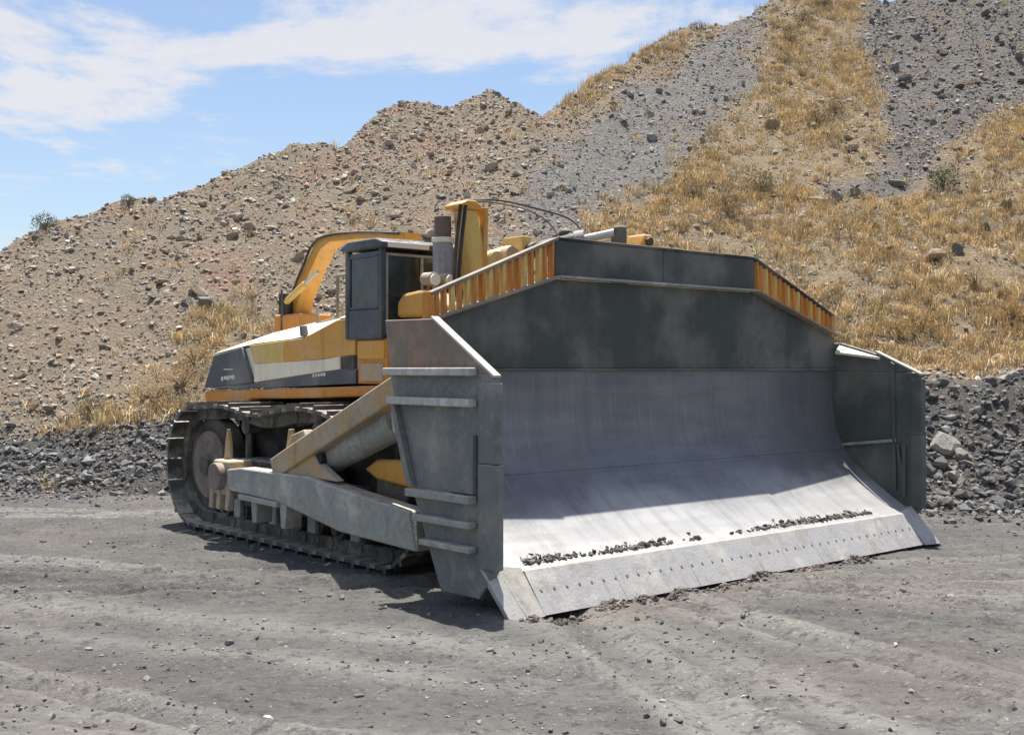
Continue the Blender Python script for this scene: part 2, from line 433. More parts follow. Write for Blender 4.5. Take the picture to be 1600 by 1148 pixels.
# colour zones of the soil: pale compacted wheel lines, reddish spill
pale = np.zeros_like(gx)
for (px, py, dx, dy, w, dep) in RUTS:
    L = math.hypot(dx, dy); s_ = (gx - px) * dx / L + (gy - py) * dy / L
    d = (gx - px) * -dy / L + (gy - py) * dx / L + 0.25 * np.sin(s_ * 0.22 + px) + 0.06 * fbm(s_ * 0.8, px + 0 * s_, 2, 3)
    ext = np.where(s_ < 0, sstep(-7, -2, s_), 1.0) * sstep(16, 8, s_)
    pale = np.maximum(pale, np.exp(-((np.abs(d) - 1.4 * w) / (0.8 * w)) ** 2) * ext * (0.45 + 0.7 * (fbm(s_ * 0.5, py + 0 * s_, 3, 8) + 0.3)))
red = sstep(0.12, 0.5, fbm(gx * 0.35, gy * 0.6, 4, 91)) * 0.7
for (rx, ry, rr) in ((1.15, 10.3, .8), (1.9, 11.0, .7), (3.2, 11.9, .6), (-3.4, 8.0, .9), (-5.0, 10.4, 1.1), (-2.6, 7.0, .6)):
    red = np.maximum(red, np.exp(-(((gx - rx) / rr) ** 2 + ((gy - ry) / (rr * 0.5)) ** 2)) * (0.7 + fbm(gx * 2, gy * 2, 3, 12)))
add_col(me, 'zone', np.stack([np.clip(pale, 0, 1), np.clip(red, 0, 1), 0 * pale], 1))
def m_ground():
    t = NT('dusty_mine_ground')
    s = t.n.new('ShaderNodeSeparateColor'); t.l.new(t.attr('zone').outputs['Color'], s.inputs[0])
    c = t.mix(t.noise(0.55, 6, 0.65), (0.150, 0.146, 0.138), (0.212, 0.205, 0.187))
    c = t.mix(t.math('MULTIPLY', t.noise(1.0, 6, 0.62, vec=t.scaled(0.7, 3.2, 1, R(-14)), lo=0.42, hi=0.68), 0.6), c, (0.125, 0.125, 0.123))
    c = t.mix(t.math('MULTIPLY', t.noise(1.0, 6, 0.6, vec=t.scaled(2.6, 0.8, 1, R(28)), lo=0.5, hi=0.7), 0.5), c, (0.25, 0.24, 0.212))
    c = t.mix(t.math('MULTIPLY', s.outputs[0], 0.85), c, (0.37, 0.36, 0.33))
    c = t.mix(t.math('MULTIPLY', s.outputs[1], 0.4), c, (0.27, 0.205, 0.178))
    c = t.mix(t.math('MULTIPLY', t.noise(9, 6, 0.72, lo=0.50, hi=0.63), 0.65), c, (0.09, 0.09, 0.088))
    c = t.mix(t.math('MULTIPLY', t.noise(26, 4, 0.7, lo=0.52, hi=0.7), 0.4), c, (0.28, 0.27, 0.25))
    t.bump(t.noise(14, 8, 0.75), 0.7, 0.06)
    return t.out(c, 0.95, 0, 0.15)
me.materials.append(m_ground())
g_ob = link(bpy.data.objects.new('ground', me)); tag(g_ob, kind='structure')

xs = spaced([(-60, -26, 1.2), (-26, -14, 0.4), (-14, 22, 0.125), (22, 32, 0.4), (32, 60, 1.2)])
ys = spaced([(14.2, 30, 0.11), (30, 54, 0.17), (54, 62, 0.5), (62, 110, 4)])
me, hx, hy = grid_mesh('spoil_heap', xs, ys, heap_z)
zg, zs, zd = zones(hx, hy)
add_col(me, 'zone', np.stack([zg, zs, zd], 1))
def m_heap():
    t = NT('spoil_heap_soil')
    s = t.n.new('ShaderNodeSeparateColor'); t.l.new(t.attr('zone').outputs['Color'], s.inputs[0])
    big = t.noise(0.22, 5, 0.6); mid = t.noise(1.3, 6, 0.65); fine = t.noise(7, 6, 0.7)
    c = t.mix(big, (0.46, 0.375, 0.275), (0.50, 0.39, 0.28))
    c = t.mix(t.math('MULTIPLY', mid, 0.6), c, (0.35, 0.315, 0.255))
    c = t.mix(t.math('MULTIPLY', t.noise(0.5, 5, 0.6, lo=0.52, hi=0.66), 0.75), c, (0.50, 0.325, 0.235))
    c = t.mix(t.math('MULTIPLY', s.outputs[1], 0.85), c, t.mix(fine, (0.29, 0.284, 0.27), (0.38, 0.368, 0.35)))
    c = t.mix(t.math('MULTIPLY', s.outputs[2], 0.9), c, t.mix(fine, (0.12, 0.121, 0.122), (0.20, 0.195, 0.187)))
    gr = t.mix(mid, (0.52, 0.40, 0.25), (0.44, 0.35, 0.235))
    gr = t.mix(t.math('MULTIPLY', t.noise(2.2, 5, 0.6, lo=0.5, hi=0.68), 0.6), gr, (0.36, 0.31, 0.23))
    c = t.mix(t.math('MULTIPLY', s.outputs[0], 0.9), c, gr)
    c = t.mix(t.math('MULTIPLY', t.noise(11, 5, 0.7, lo=0.54, hi=0.68), 0.45), c, (0.12, 0.11, 0.10))
    c = t.mix(t.math('MULTIPLY', t.noise(15, 5, 0.7, lo=0.54, hi=0.68), 0.6), c, (0.56, 0.51, 0.44))
    t.bump(t.noise(9, 7, 0.75), 0.9, 0.14)
    return t.out(c, 0.95, 0, 0.1)
me.materials.append(m_heap())
h_ob = link(bpy.data.objects.new('spoil_heap', me)); tag(h_ob, kind='structure')

# ------------------------------------------------------------------ the bulldozer
root = link(bpy.data.objects.new('bulldozer', None))
A = R(40.5)
root.location = (OU * math.cos(A) - OV * math.sin(A), OU * math.sin(A) + OV * math.cos(A), 0)
root.rotation_euler = (0, 0, A)
tag(root, 'giant yellow tracked bulldozer with a huge dark steel blade parked below the spoil heap', 'bulldozer')
def mir(u): return 2 * OU - u
def sgn_range(a, b, side): return (a, b) if side < 0 else (mir(b), mir(a))

# --- blade
PROF = [(7.87, .37), (8.1, .475), (8.37, .65), (8.65, .86), (8.87, 1.08), (9.02, 1.32), (9.09, 1.6), (9.11, 1.9), (9.10, 2.2)]
pp = smooth_path([(v, z, 0) for v, z in PROF], 5)
pp = [(p.x, p.y) for p in pp]
isp = min(range(len(pp)), key=lambda i: abs(pp[i][1] - 1.14))
UL, UR = 6.545, 13.555
def strip(seg, u0, u1, th=0.05):
    back = []
    for i, (v, z) in enumerate(seg):
        a = seg[max(i - 1, 0)]; b = seg[min(i + 1, len(seg) - 1)]
        dv, dz = b[0] - a[0], b[1] - a[1]; L = math.hypot(dv, dz)
        back.append((v + dz / L * th, z - dv / L * th))
    return MB().prism(list(seg) + back[::-1], u0, u1)
# structural back of the blade is the blade part itself
backp = [(v + 0.06, z) for v, z in pp if z > 0.5]
bk = MB().prism([(8.05, .36), (8.5, .30)] + [(8.9, .72), (9.18, 1.35), (9.32, 1.95), (9.32, 2.5), (9.2, 2.56)] + [(v + 0.075, z - 0.02) for v, z in reversed(pp)], UL + .02, UR - .02)
for k in range(9):
    u = 6.9 + k * 0.79
    bk.prism([(9.10, 1.2), (9.32, 1.45), (9.48, 1.95), (9.48, 2.3), (9.31, 2.5)], u, u + .05)
blade = bk.build('blade', 'dusty_yellow', root, 0.015)
cuts = [UL, UR]
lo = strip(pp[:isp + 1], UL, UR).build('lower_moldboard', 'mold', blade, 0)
for i in range(1):
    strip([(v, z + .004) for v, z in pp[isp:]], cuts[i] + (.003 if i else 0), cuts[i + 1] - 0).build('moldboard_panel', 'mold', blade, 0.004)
ZE, ZC, UA = 2.64, 3.17, 8.36                  # top line of the blade: low at the ends, high in the middle
up = [(UL, 2.212), (UR, 2.212), (UR, ZE), (mir(UA), ZC), (UA, ZC), (UL, ZE)]
m_ = MB().prism(up, 9.085, 9.14, 'v'); m_.build('upper_moldboard', 'blade_dark', blade, 0.006)
MB().box(UL, UR, 9.06, 9.085, 2.185, 2.21).build('seam_weld', 'inner_steel', blade, 0.006)
# ledge along the top
for p, q in (((UL + .05, 9.05, ZE + .02), (UA, 9.05, ZC + .02)), ((UA, 9.05, ZC + .02), (mir(UA), 9.05, ZC + .02)), ((mir(UA), 9.05, ZC + .02), (UR - .05, 9.05, ZE + .02))):
    MB().beam(p, q, 0.15, 0.028).build('top_ledge', 'rust' if p[2] != q[2] else 'arm_steel', blade, 0.006)
# spill guard in the middle: two plates with a joint
for a, b in ((UA - .02, OU - .004), (OU + .004, mir(UA) + .02)):
    MB().prism([(a, 3.20), (b, 3.20), (b, 3.585), (a, 3.585)], 9.05, 9.085, 'v').build('spill_guard', 'blade_dark', blade, 0.006)
MB().box(UA - .02, mir(UA) + .02, 9.04, 9.12, 3.587, 3.62).build('guard_rail', 'black', blade, 0.006)
# slatted rock guards on both sloping shoulders
slat_me = MB().box(-.017, .017, -.032, .032, 0, 1).mesh('slat', True, False)
slat_me.materials.append(M['orange']); 
slat_me2 = MB().box(-.021, .021, -.030, .030, 0, 1).mesh('slat', True, False)
slat_me2.materials.append(M['yellow_pale'])
for side in (-1, 1):
    n = 17
    for i in range(n):
        t = (i + 0.5) / n; u = 6.72 + (UA - 6.74) * t
        zb = ZE + (ZC - ZE) * (u - UL) / (UA - UL) + .045; zt = 2.925 + (3.585 - 2.925) * (u - 6.68) / (UA - 6.68)
        o = link(bpy.data.objects.new('slat', slat_me if (i * 7) % 5 < 3 else slat_me2), blade)
        o.location = ((u if side < 0 else mir(u)) - OU, 9.07 - OV + random.uniform(-.012, .012), zb - .03); o.scale = (1, 1, zt - zb + .03)
        o.rotation_euler = (random.uniform(-.02, .02), random.uniform(-.03, .03), random.uniform(-.25, .25))
    a, b = (6.66, 9.07, 2.93), (UA, 9.07, 3.60)
    if side > 0: a, b = (mir(6.66), *a[1:]), (mir(UA), *b[1:])
    MB().beam(a, b, .10, .035).build('guard_rail', 'rust' if side < 0 else 'black', blade, 0.006)
    MB().box(*sgn_range(6.63, 6.70, side), 9.02, 9.12, 2.64, 2.96).build('guard_post', 'orange', blade, 0.008)
# end plates
OUT = [(9.53, 2.69), (8.73, 2.68), (7.83, 2.12), (7.80, .43), (8.03, .14), (8.60, .13), (9.08, 1.10), (9.36, 1.9)]
LOW = [(9.44, 2.17), (7.89, 2.155), (7.83, 2.12), (7.80, .43), (8.03, .14), (8.60, .13), (9.08, 1.10), (9.36, 1.9)]
TOP = [(9.53, 2.69), (8.73, 2.68), (7.90, 2.165), (9.44, 2.18)]
TOPF = [(9.44, 2.56), (9.0, 2.56), (8.5, 2.42), (7.90, 2.165), (9.40, 2.18)]
for side in (-1, 1):
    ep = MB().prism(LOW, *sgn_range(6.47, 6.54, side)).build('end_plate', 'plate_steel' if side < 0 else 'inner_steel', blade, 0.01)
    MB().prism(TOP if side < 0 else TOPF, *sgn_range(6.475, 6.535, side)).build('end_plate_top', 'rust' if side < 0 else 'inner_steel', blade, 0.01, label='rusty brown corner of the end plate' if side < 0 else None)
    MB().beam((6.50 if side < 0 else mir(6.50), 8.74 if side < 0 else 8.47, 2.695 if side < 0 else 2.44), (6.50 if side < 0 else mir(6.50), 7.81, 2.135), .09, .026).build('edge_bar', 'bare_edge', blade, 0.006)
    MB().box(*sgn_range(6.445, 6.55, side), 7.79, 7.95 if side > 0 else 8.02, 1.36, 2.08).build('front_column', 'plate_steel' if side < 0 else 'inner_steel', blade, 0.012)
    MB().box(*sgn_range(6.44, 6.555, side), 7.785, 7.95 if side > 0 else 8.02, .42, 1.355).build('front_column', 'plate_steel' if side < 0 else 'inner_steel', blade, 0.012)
    for zr, h in ((2.18, .075), (1.90, .075), (1.03, .075), (.80, .06), (.58, .055)):
        vr = np.interp(zr, [.13, 1.1, 1.9, 2.69], [8.6, 9.08, 9.36, 9.53])
        MB().prism([(8.05, zr - h / 2), (vr - .01, zr - h / 2), (vr - .01, zr + h / 2), (8.05, zr + h / 2)], *sgn_range(6.36, 6.468, side)).build('rib', 'bare_edge' if zr > 1.5 and zr < 2.3 and side < 0 else 'arm_steel', blade, 0.012)
    MB().prism([(8.05, 1.62), (8.05, 1.08), (8.42, 1.08)], *sgn_range(6.41, 6.469, side)).build('gusset', 'plate_steel', blade, 0.008)
    MB().prism([(9.07, 1.10), (8.98, 1.10), (9.27, 1.86), (9.34, 1.86)], *sgn_range(6.40, 6.469, side)).build('edge_stiffener', 'plate_steel', blade, 0.006)
    # inner stiffeners of the end plate
    iu = (6.541, 6.575)
    MB().prism([(9.0, 1.16), (8.15, 1.26), (8.15, 1.30), (9.0, 1.20)], *sgn_range(*iu, side)).build('inner_rib', 'arm_steel', blade, 0.004)
    MB().prism([(8.22, 2.30), (8.19, .62), (8.14, .62), (8.17, 2.27)], *sgn_range(*iu, side)).build('inner_rib', 'inner_steel', blade, 0.004)
    MB().prism([(8.05, 1.22), (8.00, 1.22), (8.00, .55), (8.05, .55)], *sgn_range(6.541, 6.59, side)).build('inner_rib', 'inner_steel', blade, 0.004)
    MB().prism([(8.10, 1.22), (8.00, .62), (8.03, .62), (8.14, 1.22)], *sgn_range(6.541, 6.585, side)).build('inner_rib', 'inner_steel', blade, 0.004)
    # plate added in the top corner, cream and tilted to make a sunlit patch
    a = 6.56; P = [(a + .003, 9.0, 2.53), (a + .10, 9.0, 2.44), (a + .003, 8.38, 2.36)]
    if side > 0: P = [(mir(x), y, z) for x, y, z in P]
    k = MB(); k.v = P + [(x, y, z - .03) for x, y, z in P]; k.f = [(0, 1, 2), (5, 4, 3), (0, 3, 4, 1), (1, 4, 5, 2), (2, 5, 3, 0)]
    k.build('sun_patch_plate', 'cream', blade, 0)
# cutting edge in segments with bolts, end bits
nseg = 6; e0, e1 = 6.86, 13.24
cut_seg = []
for i in range(nseg):
    a = e0 + (e1 - e0) * i / nseg + .0012; b = e0 + (e1 - e0) * (i + 1) / nseg - .0012
    MB().prism([(7.58, .015), (7.63, .012), (7.93, .335), (7.90, .385), (7.86, .375)], a, b).build('cutting_edge', 'edge_steel', blade, 0.003)
bt = MB()
for i in range(40):
    u = e0 + .09 + (e1 - e0 - .18) * i / 39
    bt.cyl((u, 7.735, .205), (u, 7.726, .214), .014, 8)
tag(bt.build('bolts', 'inner_steel', blade, 0), kind='stuff')
for side in (-1, 1):
    f = (lambda u: u) if side < 0 else mir
    # outer bit: thick plate, its outer end turned down and forward
    P = [(f(6.855), 7.56, .012), (f(6.855), 7.90, .40), (f(6.56), 7.93, .45), (f(6.60), 7.50, .012)]
    Q = [(x + (.02 if side > 0 else -.02) * 0, y + .09, z - .02 if z > .1 else z) for x, y, z in P]
    k = MB(); k.v = P + Q; k.f = [(0, 1, 2, 3), (7, 6, 5, 4), (0, 4, 5, 1), (1, 5, 6, 2), (2, 6, 7, 3), (3, 7, 4, 0)]
    k.build('end_bit', 'edge_steel' if side > 0 else 'plate_steel', blade, 0.006)
    P = [(f(6.60), 7.50, .012), (f(6.56), 7.93, .45), (f(6.46), 8.0, .44), (f(6.47), 7.60, .012)]
    Q = [(x + (-.02 * side), y + .08, max(z - .03, .012)) for x, y, z in P]
    k = MB(); k.v = P + Q; k.f = [(0, 1, 2, 3), (7, 6, 5, 4), (0, 4, 5, 1), (1, 5, 6, 2), (2, 6, 7, 3), (3, 7, 4, 0)]
    k.build('end_bit', 'bare_edge', blade, 0.004)

# --- push arms, braces, cylinders (both sides)
for side in (-1, 1):
    f = (lambda u: u) if side < 0 else mir
    arm = MB().prism([(9.30, .80), (9.18, .41), (10.6, .46), (11.9, .66), (13.2, .70), (13.2, .96), (12.85, 1.0), (11.3, 1.0), (10.4, .90)], *sgn_range(6.60, 6.86, side)).build('push_arm', 'arm_steel', root, 0.02)
    MB().prism([(11.9, .60), (12.85, .62), (12.85, .68), (11.9, .66)], *sgn_range(6.57, 6.89, side)).build('lower_flange', 'arm_steel', arm, 0.008)
    MB().prism([(12.1, .99), (11.72, 1.45), (11.45, 1.52), (11.15, 1.15), (10.75, .98)], *sgn_range(6.67, 6.79, side)).build('brace_bracket', 'dusty_yellow', arm, 0.015)
    for v0 in (11.75, 12.45):
        MB().prism([(v0, .66), (v0 + .16, .66), (v0 + .13, .36), (v0 + .03, .36)], *sgn_range(6.62, 6.84, side)).build('hanger', 'arm_steel', arm, 0.01)
    MB().beam((f(6.73), 12.12, 1.03), (f(6.73), 9.5, 2.06), .20, .25).build('tilt_brace', 'dusty_yellow', root, 0.02)
    tc_ = MB().cyl((f(6.95), 11.25, 1.22), (f(6.95), 9.95, 1.66), .19, 20).build('tilt_cylinder', 'arm_steel', root, 0.01)
    MB().cyl((f(6.95), 9.95, 1.66), (f(6.95), 9.45, 1.83), .10, 16).build('cylinder_rod', 'chrome', tc_, 0)
    MB().cyl((f(6.95), 10.02, 1.635), (f(6.95), 9.90, 1.68), .215, 20).build('gland', 'arm_steel', tc_, 0.01)
    MB().cyl((f(6.70), 11.2, 1.22), (f(7.15), 11.2, 1.22), .09, 14).build('pin', 'black', tc_, 0.006)
    # rear trunnion of the push arm
    tr = MB().box(*sgn_range(6.62, 6.95, side), 13.15, 13.62, .62, 1.06).build('trunnion', 'dusty_yellow', root, 0.03)
    MB().cyl((f(6.52), 13.4, .86), (f(7.3), 13.4, .86), .17, 18).build('trunnion_pin', 'brown', tr, 0.01)
    for vv in (13.18, 13.42, 13.62):
        MB().beam((f(6.66), vv, .9), (f(6.64), vv + .03, .44), .09, .10, (0, 1, 0)).build('bracket_leg', 'dusty_yellow', tr, 0.015)
    MB().tube([(f(6.78), 13.5, 1.0), (f(6.78), 13.5, 1.28), (f(6.78), 13.5, 1.44)], [.06, .045, .022], 12).build('grease_post', 'dusty_yellow', tr, 0)
    MB().tube([(f(6.80), 11.95, 1.0), (f(6.80), 11.95, 1.30), (f(6.80), 11.95, 1.50)], [.07, .06, .035], 12).build('grease_post', 'dusty_yellow', arm, 0)
    MB().box(*sgn_range(6.95, 7.3, side), 11.85, 12.15, 1.0, 1.36).build('step_box', 'dusty_yellow', root, 0.02)
    # inner yellow strut towards the blade
    s_ = MB().prism([(9.45, .92), (10.5, 1.00), (10.75, 1.10), (10.5, 1.22), (9.45, 1.27)], *sgn_range(7.02, 7.5, side)).build('inner_strut', 'yellow', root, 0.03)

# --- tracks
TC = [(10.35, .88), (14.86, .88)]; TR = .80
def track_path():
    pts = []
    for i in range(60): pts.append((10.35 + 4.51 * i / 60, .08))
    for i in range(30):
        a = -math.pi / 2 + math.pi * i / 30; pts.append((14.86 + TR * math.cos(a), .88 + TR * math.sin(a)))
    for i in range(60):
        v = 14.86 - 4.51 * i / 60
        sag = -.055 * math.sin(math.pi * np.interp(v, [10.35, 11.6, 12.4, 13.9, 14.86], [0, 1, 1, 2, 2])) ** 2
        bumpy = .05 * math.exp(-((v - 12.0) / .5) ** 2) + .03 * math.exp(-((v - 14.1) / .4) ** 2) - .06 * sstep(11.6, 10.4, v)
        pts.append((v, 1.68 + sag + float(bumpy)))
    for i in range(30):
        a = math.pi / 2 + math.pi * i / 30; pts.append((10.35 + TR * math.cos(a), .88 + TR * math.sin(a)))
    return np.array(pts)
tp = track_path()
seg = np.linalg.norm(np.diff(np.vstack([tp, tp[:1]]), axis=0), axis=1); cum = np.concatenate([[0], np.cumsum(seg)])
NS = 46
def at_len(s):
    s = s % cum[-1]; P = np.vstack([tp, tp[:1]])
    return np.array([np.interp(s, cum, P[:, 0]), np.interp(s, cum, P[:, 1])])
pitch = cum[-1] / NS
sw = .40
shoe_me = MB().box(-sw, sw, -pitch * .46, pitch * .46, -.022, .022).prism([(-.03, .02), (.03, .02), (.018, .075), (-.018, .075)], -sw, sw).mesh('track_shoe', True, False)
shoe_me.materials.append(M['shoe'])
for side in (-1, 1):
    f = (lambda u: u) if side < 0 else mir
    uc = f(7.31)
    chain = MB()
    th = []
    for i in range(NS):
        s = (i + .5) * pitch; p = at_len(s); q = at_len(s + .05) - at_len(s - .05); ang = math.atan2(q[1], q[0])
        th.append((p, ang))
        nrm = np.array([math.sin(ang), -math.cos(ang)])        # outward
        d = np.array([math.cos(ang), math.sin(ang)])
        for du in (-.15, .15):
            c = p - nrm * .095
            a = c - d * pitch * .53; b = c + d * pitch * .53
            w = .035 if i % 2 else .045
            chain.hexa([(uc + du + sx * w, *(e + nrm * sy * .07)) for e in (a, b) for sx, sy in ((-1, -1), (1, -1), (1, 1), (-1, 1))])
        e = p - nrm * .1 - d * pitch * .5
        chain.cyl((uc - .20, *e), (uc + .20, *e), .045, 8)
    tr = chain.build('track', 'track', root, 0)
    for i, (p, ang) in enumerate(th):
        o = link(bpy.data.objects.new('track_shoe', shoe_me), tr)
        # shoe's outward side is local +z
        o.location = (uc - OU, p[0] - OV, p[1])
        o.rotation_euler = (ang + math.pi, 0, 0)
    fr = MB().prism([(10.7, .42), (14.4, .42), (14.5, .62), (14.2, .82), (10.9, .82)], *sgn_range(7.08, 7.56, side)).build('track_frame', 'black', root, 0.02)
    MB().prism([(12.0, .80), (13.9, .80), (13.7, 1.05), (12.1, 1.05)], *sgn_range(7.02, 7.62, side)).build('frame_cover', 'track', fr, 0.02)
    for i in range(8):
        v = 10.95 + i * .47
        ro = MB().cyl((f(7.10), v, .36), (f(7.52), v, .36), .14, 18).cyl((f(7.05), v, .36), (f(7.57), v, .36), .075, 14).build('track_roller', 'track', fr, 0.008)
        if i % 2 == 0: MB().box(*sgn_range(7.03, 7.09, side), v - .09, v + .09, .27, .50).build('roller_guard', 'arm_steel', fr, 0.01)
    for v in (11.95, 13.75):
        MB().cyl((f(7.14), v, 1.46), (f(7.48), v, 1.46), .11, 16).cyl((f(7.2), v, 1.46), (f(7.2), v, 1.0), .05, 10).build('carrier_roller', 'track', fr, 0.006)
    MB().cyl((f(7.20), 14.86, .88), (f(7.42), 14.86, .88), .655, 40).build('idler_wheel', 'black', root, 0.02)
    MB().cyl((f(7.15), 14.86, .88), (f(7.47), 14.86, .88), .47, 36).build('idler_disc', 'brown', root, 0.02)
    MB().cyl((f(7.08), 14.86, .88), (f(7.54), 14.86, .88), .14, 20).build('idler_hub', 'track', root, 0.015)
    sp = MB().cyl((f(7.22), 10.35, .88), (f(7.40), 10.35, .88), .58, 40)
    for k in range(22):
        a = 2 * math.pi * k / 22
        sp.box(*sgn_range(7.24, 7.38, side), -.04, .04, .56, .66); n8 = len(sp.v) - 8
        for j in range(n8, n8 + 8):
            u, v, z = sp.v[j]; sp.v[j] = (u, 10.35 + v * math.cos(a) - z * math.sin(a), .88 + v * math.sin(a) + z * math.cos(a))
    sp.build('drive_sprocket', 'track', root, 0)
    MB().cyl((f(7.12), 10.35, .88), (f(7.6), 10.35, .88), .30, 26).build('final_drive', 'brown', root, 0.02)

# --- chassis and upper body
ch = MB().prism([(9.9, .75), (14.9, .65), (15.2, 1.0), (15.0, 1.72), (10.2, 1.72), (9.8, 1.3)], 7.72, mir(7.72)).build('chassis', 'black', root, 0.04)
MB().cyl((OU, 13.1, 1.70), (OU, 13.1, 1.93), 2.0, 48).build('turntable', 'black', ch, 0.02)
UH = 7.5
SK = [(15.70, 1.885), (11.0, 2.02), (11.0, 1.90), (12.6, 1.84), (14.2, 1.80), (15.1, 1.66), (15.62, 1.66)]
MB().prism(SK, UH - .01, mir(UH - .01)).build('belly_skirt', 'orange', root, 0.02)
core = MB().prism([(15.62, 1.92), (15.30, 2.44), (13.8, 2.55), (12.8, 2.60), (12.0, 2.78), (11.62, 2.80), (11.62, 2.03)], UH + .03, mir(UH + .03))
body = core.build('body', 'cream', root, 0.02)
# deck above the side panels with a cream chamfer
def deck_sec(v, zs, zt): return [(UH + .0, v, zs), (UH + .28, v, zt), (mir(UH + .28), v, zt), (mir(UH), v, zs)]
secs = [deck_sec(15.45, 2.42, 2.52), deck_sec(14.2, 2.55, 2.70), deck_sec(13.2, 2.59, 2.80), deck_sec(12.4, 2.66, 2.87), deck_sec(12.0, 2.82, 2.885), deck_sec(11.64, 2.83, 2.89)]
k = MB()
for s_ in secs: k.v += s_
for i in range(len(secs) - 1):
    a = i * 4
    for j in range(4): k.f.append((a + j, a + (j + 1) % 4, a + 4 + (j + 1) % 4, a + 4 + j))
k.f.append((0, 1, 2, 3)); k.f.append(tuple(len(k.v) - 4 + j for j in (3, 2, 1, 0)))
deck = k.build('hood', 'cream', body, 0.01)
for side in (-1, 1):
    pan = lambda poly, name, mat, d=.02, lab=None: MB().prism(poly, *sgn_range(UH - d, UH + .035, side)).build(name, mat, body, 0.01, label=lab)
    rp = pan([(15.66, 1.93), (15.34, 2.40), (14.50, 2.50), (14.20, 2.02)], 'rear_panel', 'slate', .03, 'slate grey rear panel with pale lettering')
    pan([(14.15, 2.28), (14.30, 2.53), (13.80, 2.555), (13.35, 2.575), (13.35, 2.29)], 'side_panel', 'yellow_pale')
    pan([(13.34, 2.29), (13.34, 2.575), (12.84, 2.60), (12.05, 2.80), (11.64, 2.82), (11.64, 2.375), (12.4, 2.33)], 'side_panel', 'yellow', .022)
    pan([(14.16, 2.03), (14.15, 2.275), (12.4, 2.325), (11.98, 2.36), (11.98, 2.205), (12.9, 2.13), (14.1, 2.03)], 'lower_stripe', 'cream')
    bs = pan([(15.62, 1.895), (14.1, 2.022), (12.9, 2.12), (11.95, 2.20), (11.64, 2.20), (11.64, 2.03)], 'bottom_strip', 'slate', .015)
    vb = pan([(11.95, 2.21), (11.95, 2.35), (11.66, 2.365), (11.66, 2.21)], 'vent', 'black', .025)
    pan([(12.88, 2.76), (12.84, 2.76), (12.80, 2.62), (12.86, 2.62)], 'hood_latch', 'slate', .06)
    # lettering too small to read in the photo: pale strokes at its size
    dk = MB()
    for i in range(5):
        v = 15.10 - i * .085
        dk.box(*sgn_range(UH - .036, UH - .029, side), v - .06 - .008 * (i % 2), v, 2.04 + .006 * i + .012 * (i % 2), 2.10 + .006 * i)
    dk.build('lettering', 'decal', rp, 0)
    dk = MB()
    for i in range(5):
        v = 12.62 - i * .065
        dk.box(*sgn_range(UH - .021, UH - .014, side), v - .045, v, 2.105 + .004 * i, 2.145 + .004 * i)
    dk.build('lettering', 'decal', bs, 0)
    dk = MB().box(*sgn_range(UH - .036, UH - .029, side), 14.75, 15.02, 2.195, 2.21).build('trim_line', 'decal', rp, 0)
# front riser under the cab
rs = MB().box(UH - .01, 8.9, 10.98, 11.60, 2.03, 2.56).build('cab_riser', 'orange', root, 0.025)
MB().box(UH - .03, UH + .0, 11.02, 11.58, 2.32, 2.54).build('riser_panel', 'yellow', rs, 0.012)
MB().box(UH - .035, UH + .0, 11.04, 11.50, 2.06, 2.27).build('riser_panel', 'dusty_yellow', rs, 0.012)
# engine hood in front, behind the blade
eh = MB().prism([(7.75, 1.6), (mir(7.75), 1.6), (mir(7.75), 2.62), (12.0, 2.86), (8.1, 2.86), (7.75, 2.62)], 9.75, 10.97, 'v').build('engine_hood', 'yellow', root, 0.03)
MB().prism([(8.62, 2.0), (12.2, 2.0), (12.2, 2.9), (8.62, 2.9)], 10.96, 11.6, 'v').build('engine_cover', 'black', eh, 0.02)
# rounded tank in front of the cab
MB().prism([(10.02, 2.8), (10.98, 2.8), (10.98, 2.98), (10.86, 3.07), (10.5, 3.10), (10.2, 3.02), (10.02, 2.9)], 7.62, 8.25).build('tank', 'yellow', root, 0.04)
MB().cyl((7.95, 10.5, 3.08), (7.95, 10.5, 3.16), .07, 16).build('filler_cap', 'black', root, 0.01)
# cab
CU0, CU1, CV0, CV1, CZ0, CZ1 = 7.44, 8.58, 11.02, 11.80, 2.565, 3.60
cab = MB()
for u in (CU0, CU1 - .07):
    for v in (CV0, CV1 - .07): cab.box(u, u + .07, v, v + .07, CZ0, CZ1)
cab.box(CU0 + .01, CU1 - .01, CV0 + .01, CV1 - .01, CZ0 - .01, CZ0 + .05)
cab = cab.build('cab', 'cab_blue', root, 0.012)
MB().box(CU0 + .005, CU0 + .03, CV0 + .07, CV1 - .07, CZ0 + .02, 2.90).build('side_panel', 'slate', cab, 0.01)
MB().box(CU0 + .02, CU0 + .03, CV0 + .07, CV1 - .07, 2.915, CZ1 - .03).build('window', 'glass', cab, 0)
w_ = MB(); a, b, c, d = CV0 + .07, CV1 - .07, 2.905, CZ1 - .06
for q in ((a, a + .03, c, d), (b - .03, b, c, d), (a, b, c, c + .03), (a, b, d - .03, d)): w_.box(CU0 + .003, CU0 + .038, *q)
w_.build('window_frame', 'cab_blue', cab, 0.004)
MB().box(CU0 + .07, CU1 - .07, CV0 + .03, CV0 + .04, 2.60, CZ1 - .05).build('windscreen', 'glass', cab, 0)
wf = MB(); a, b, c, d = CU0 + .07, CU1 - .07, 2.60, CZ1 - .05
for q in ((a, a + .028, c, d), (b - .03, b, c, d)): wf.box(q[0], q[1], CV0 + .005, CV0 + .05, q[2], q[3])
wf.box(a + .028, b - .03, CV0 + .005, CV0 + .05, d - .03, d); wf.box(a + .5, a + .53, CV0 + .005, CV0 + .05, c, d - .03)
wf.build('windscreen_frame', 'arm_steel', cab, 0.004)
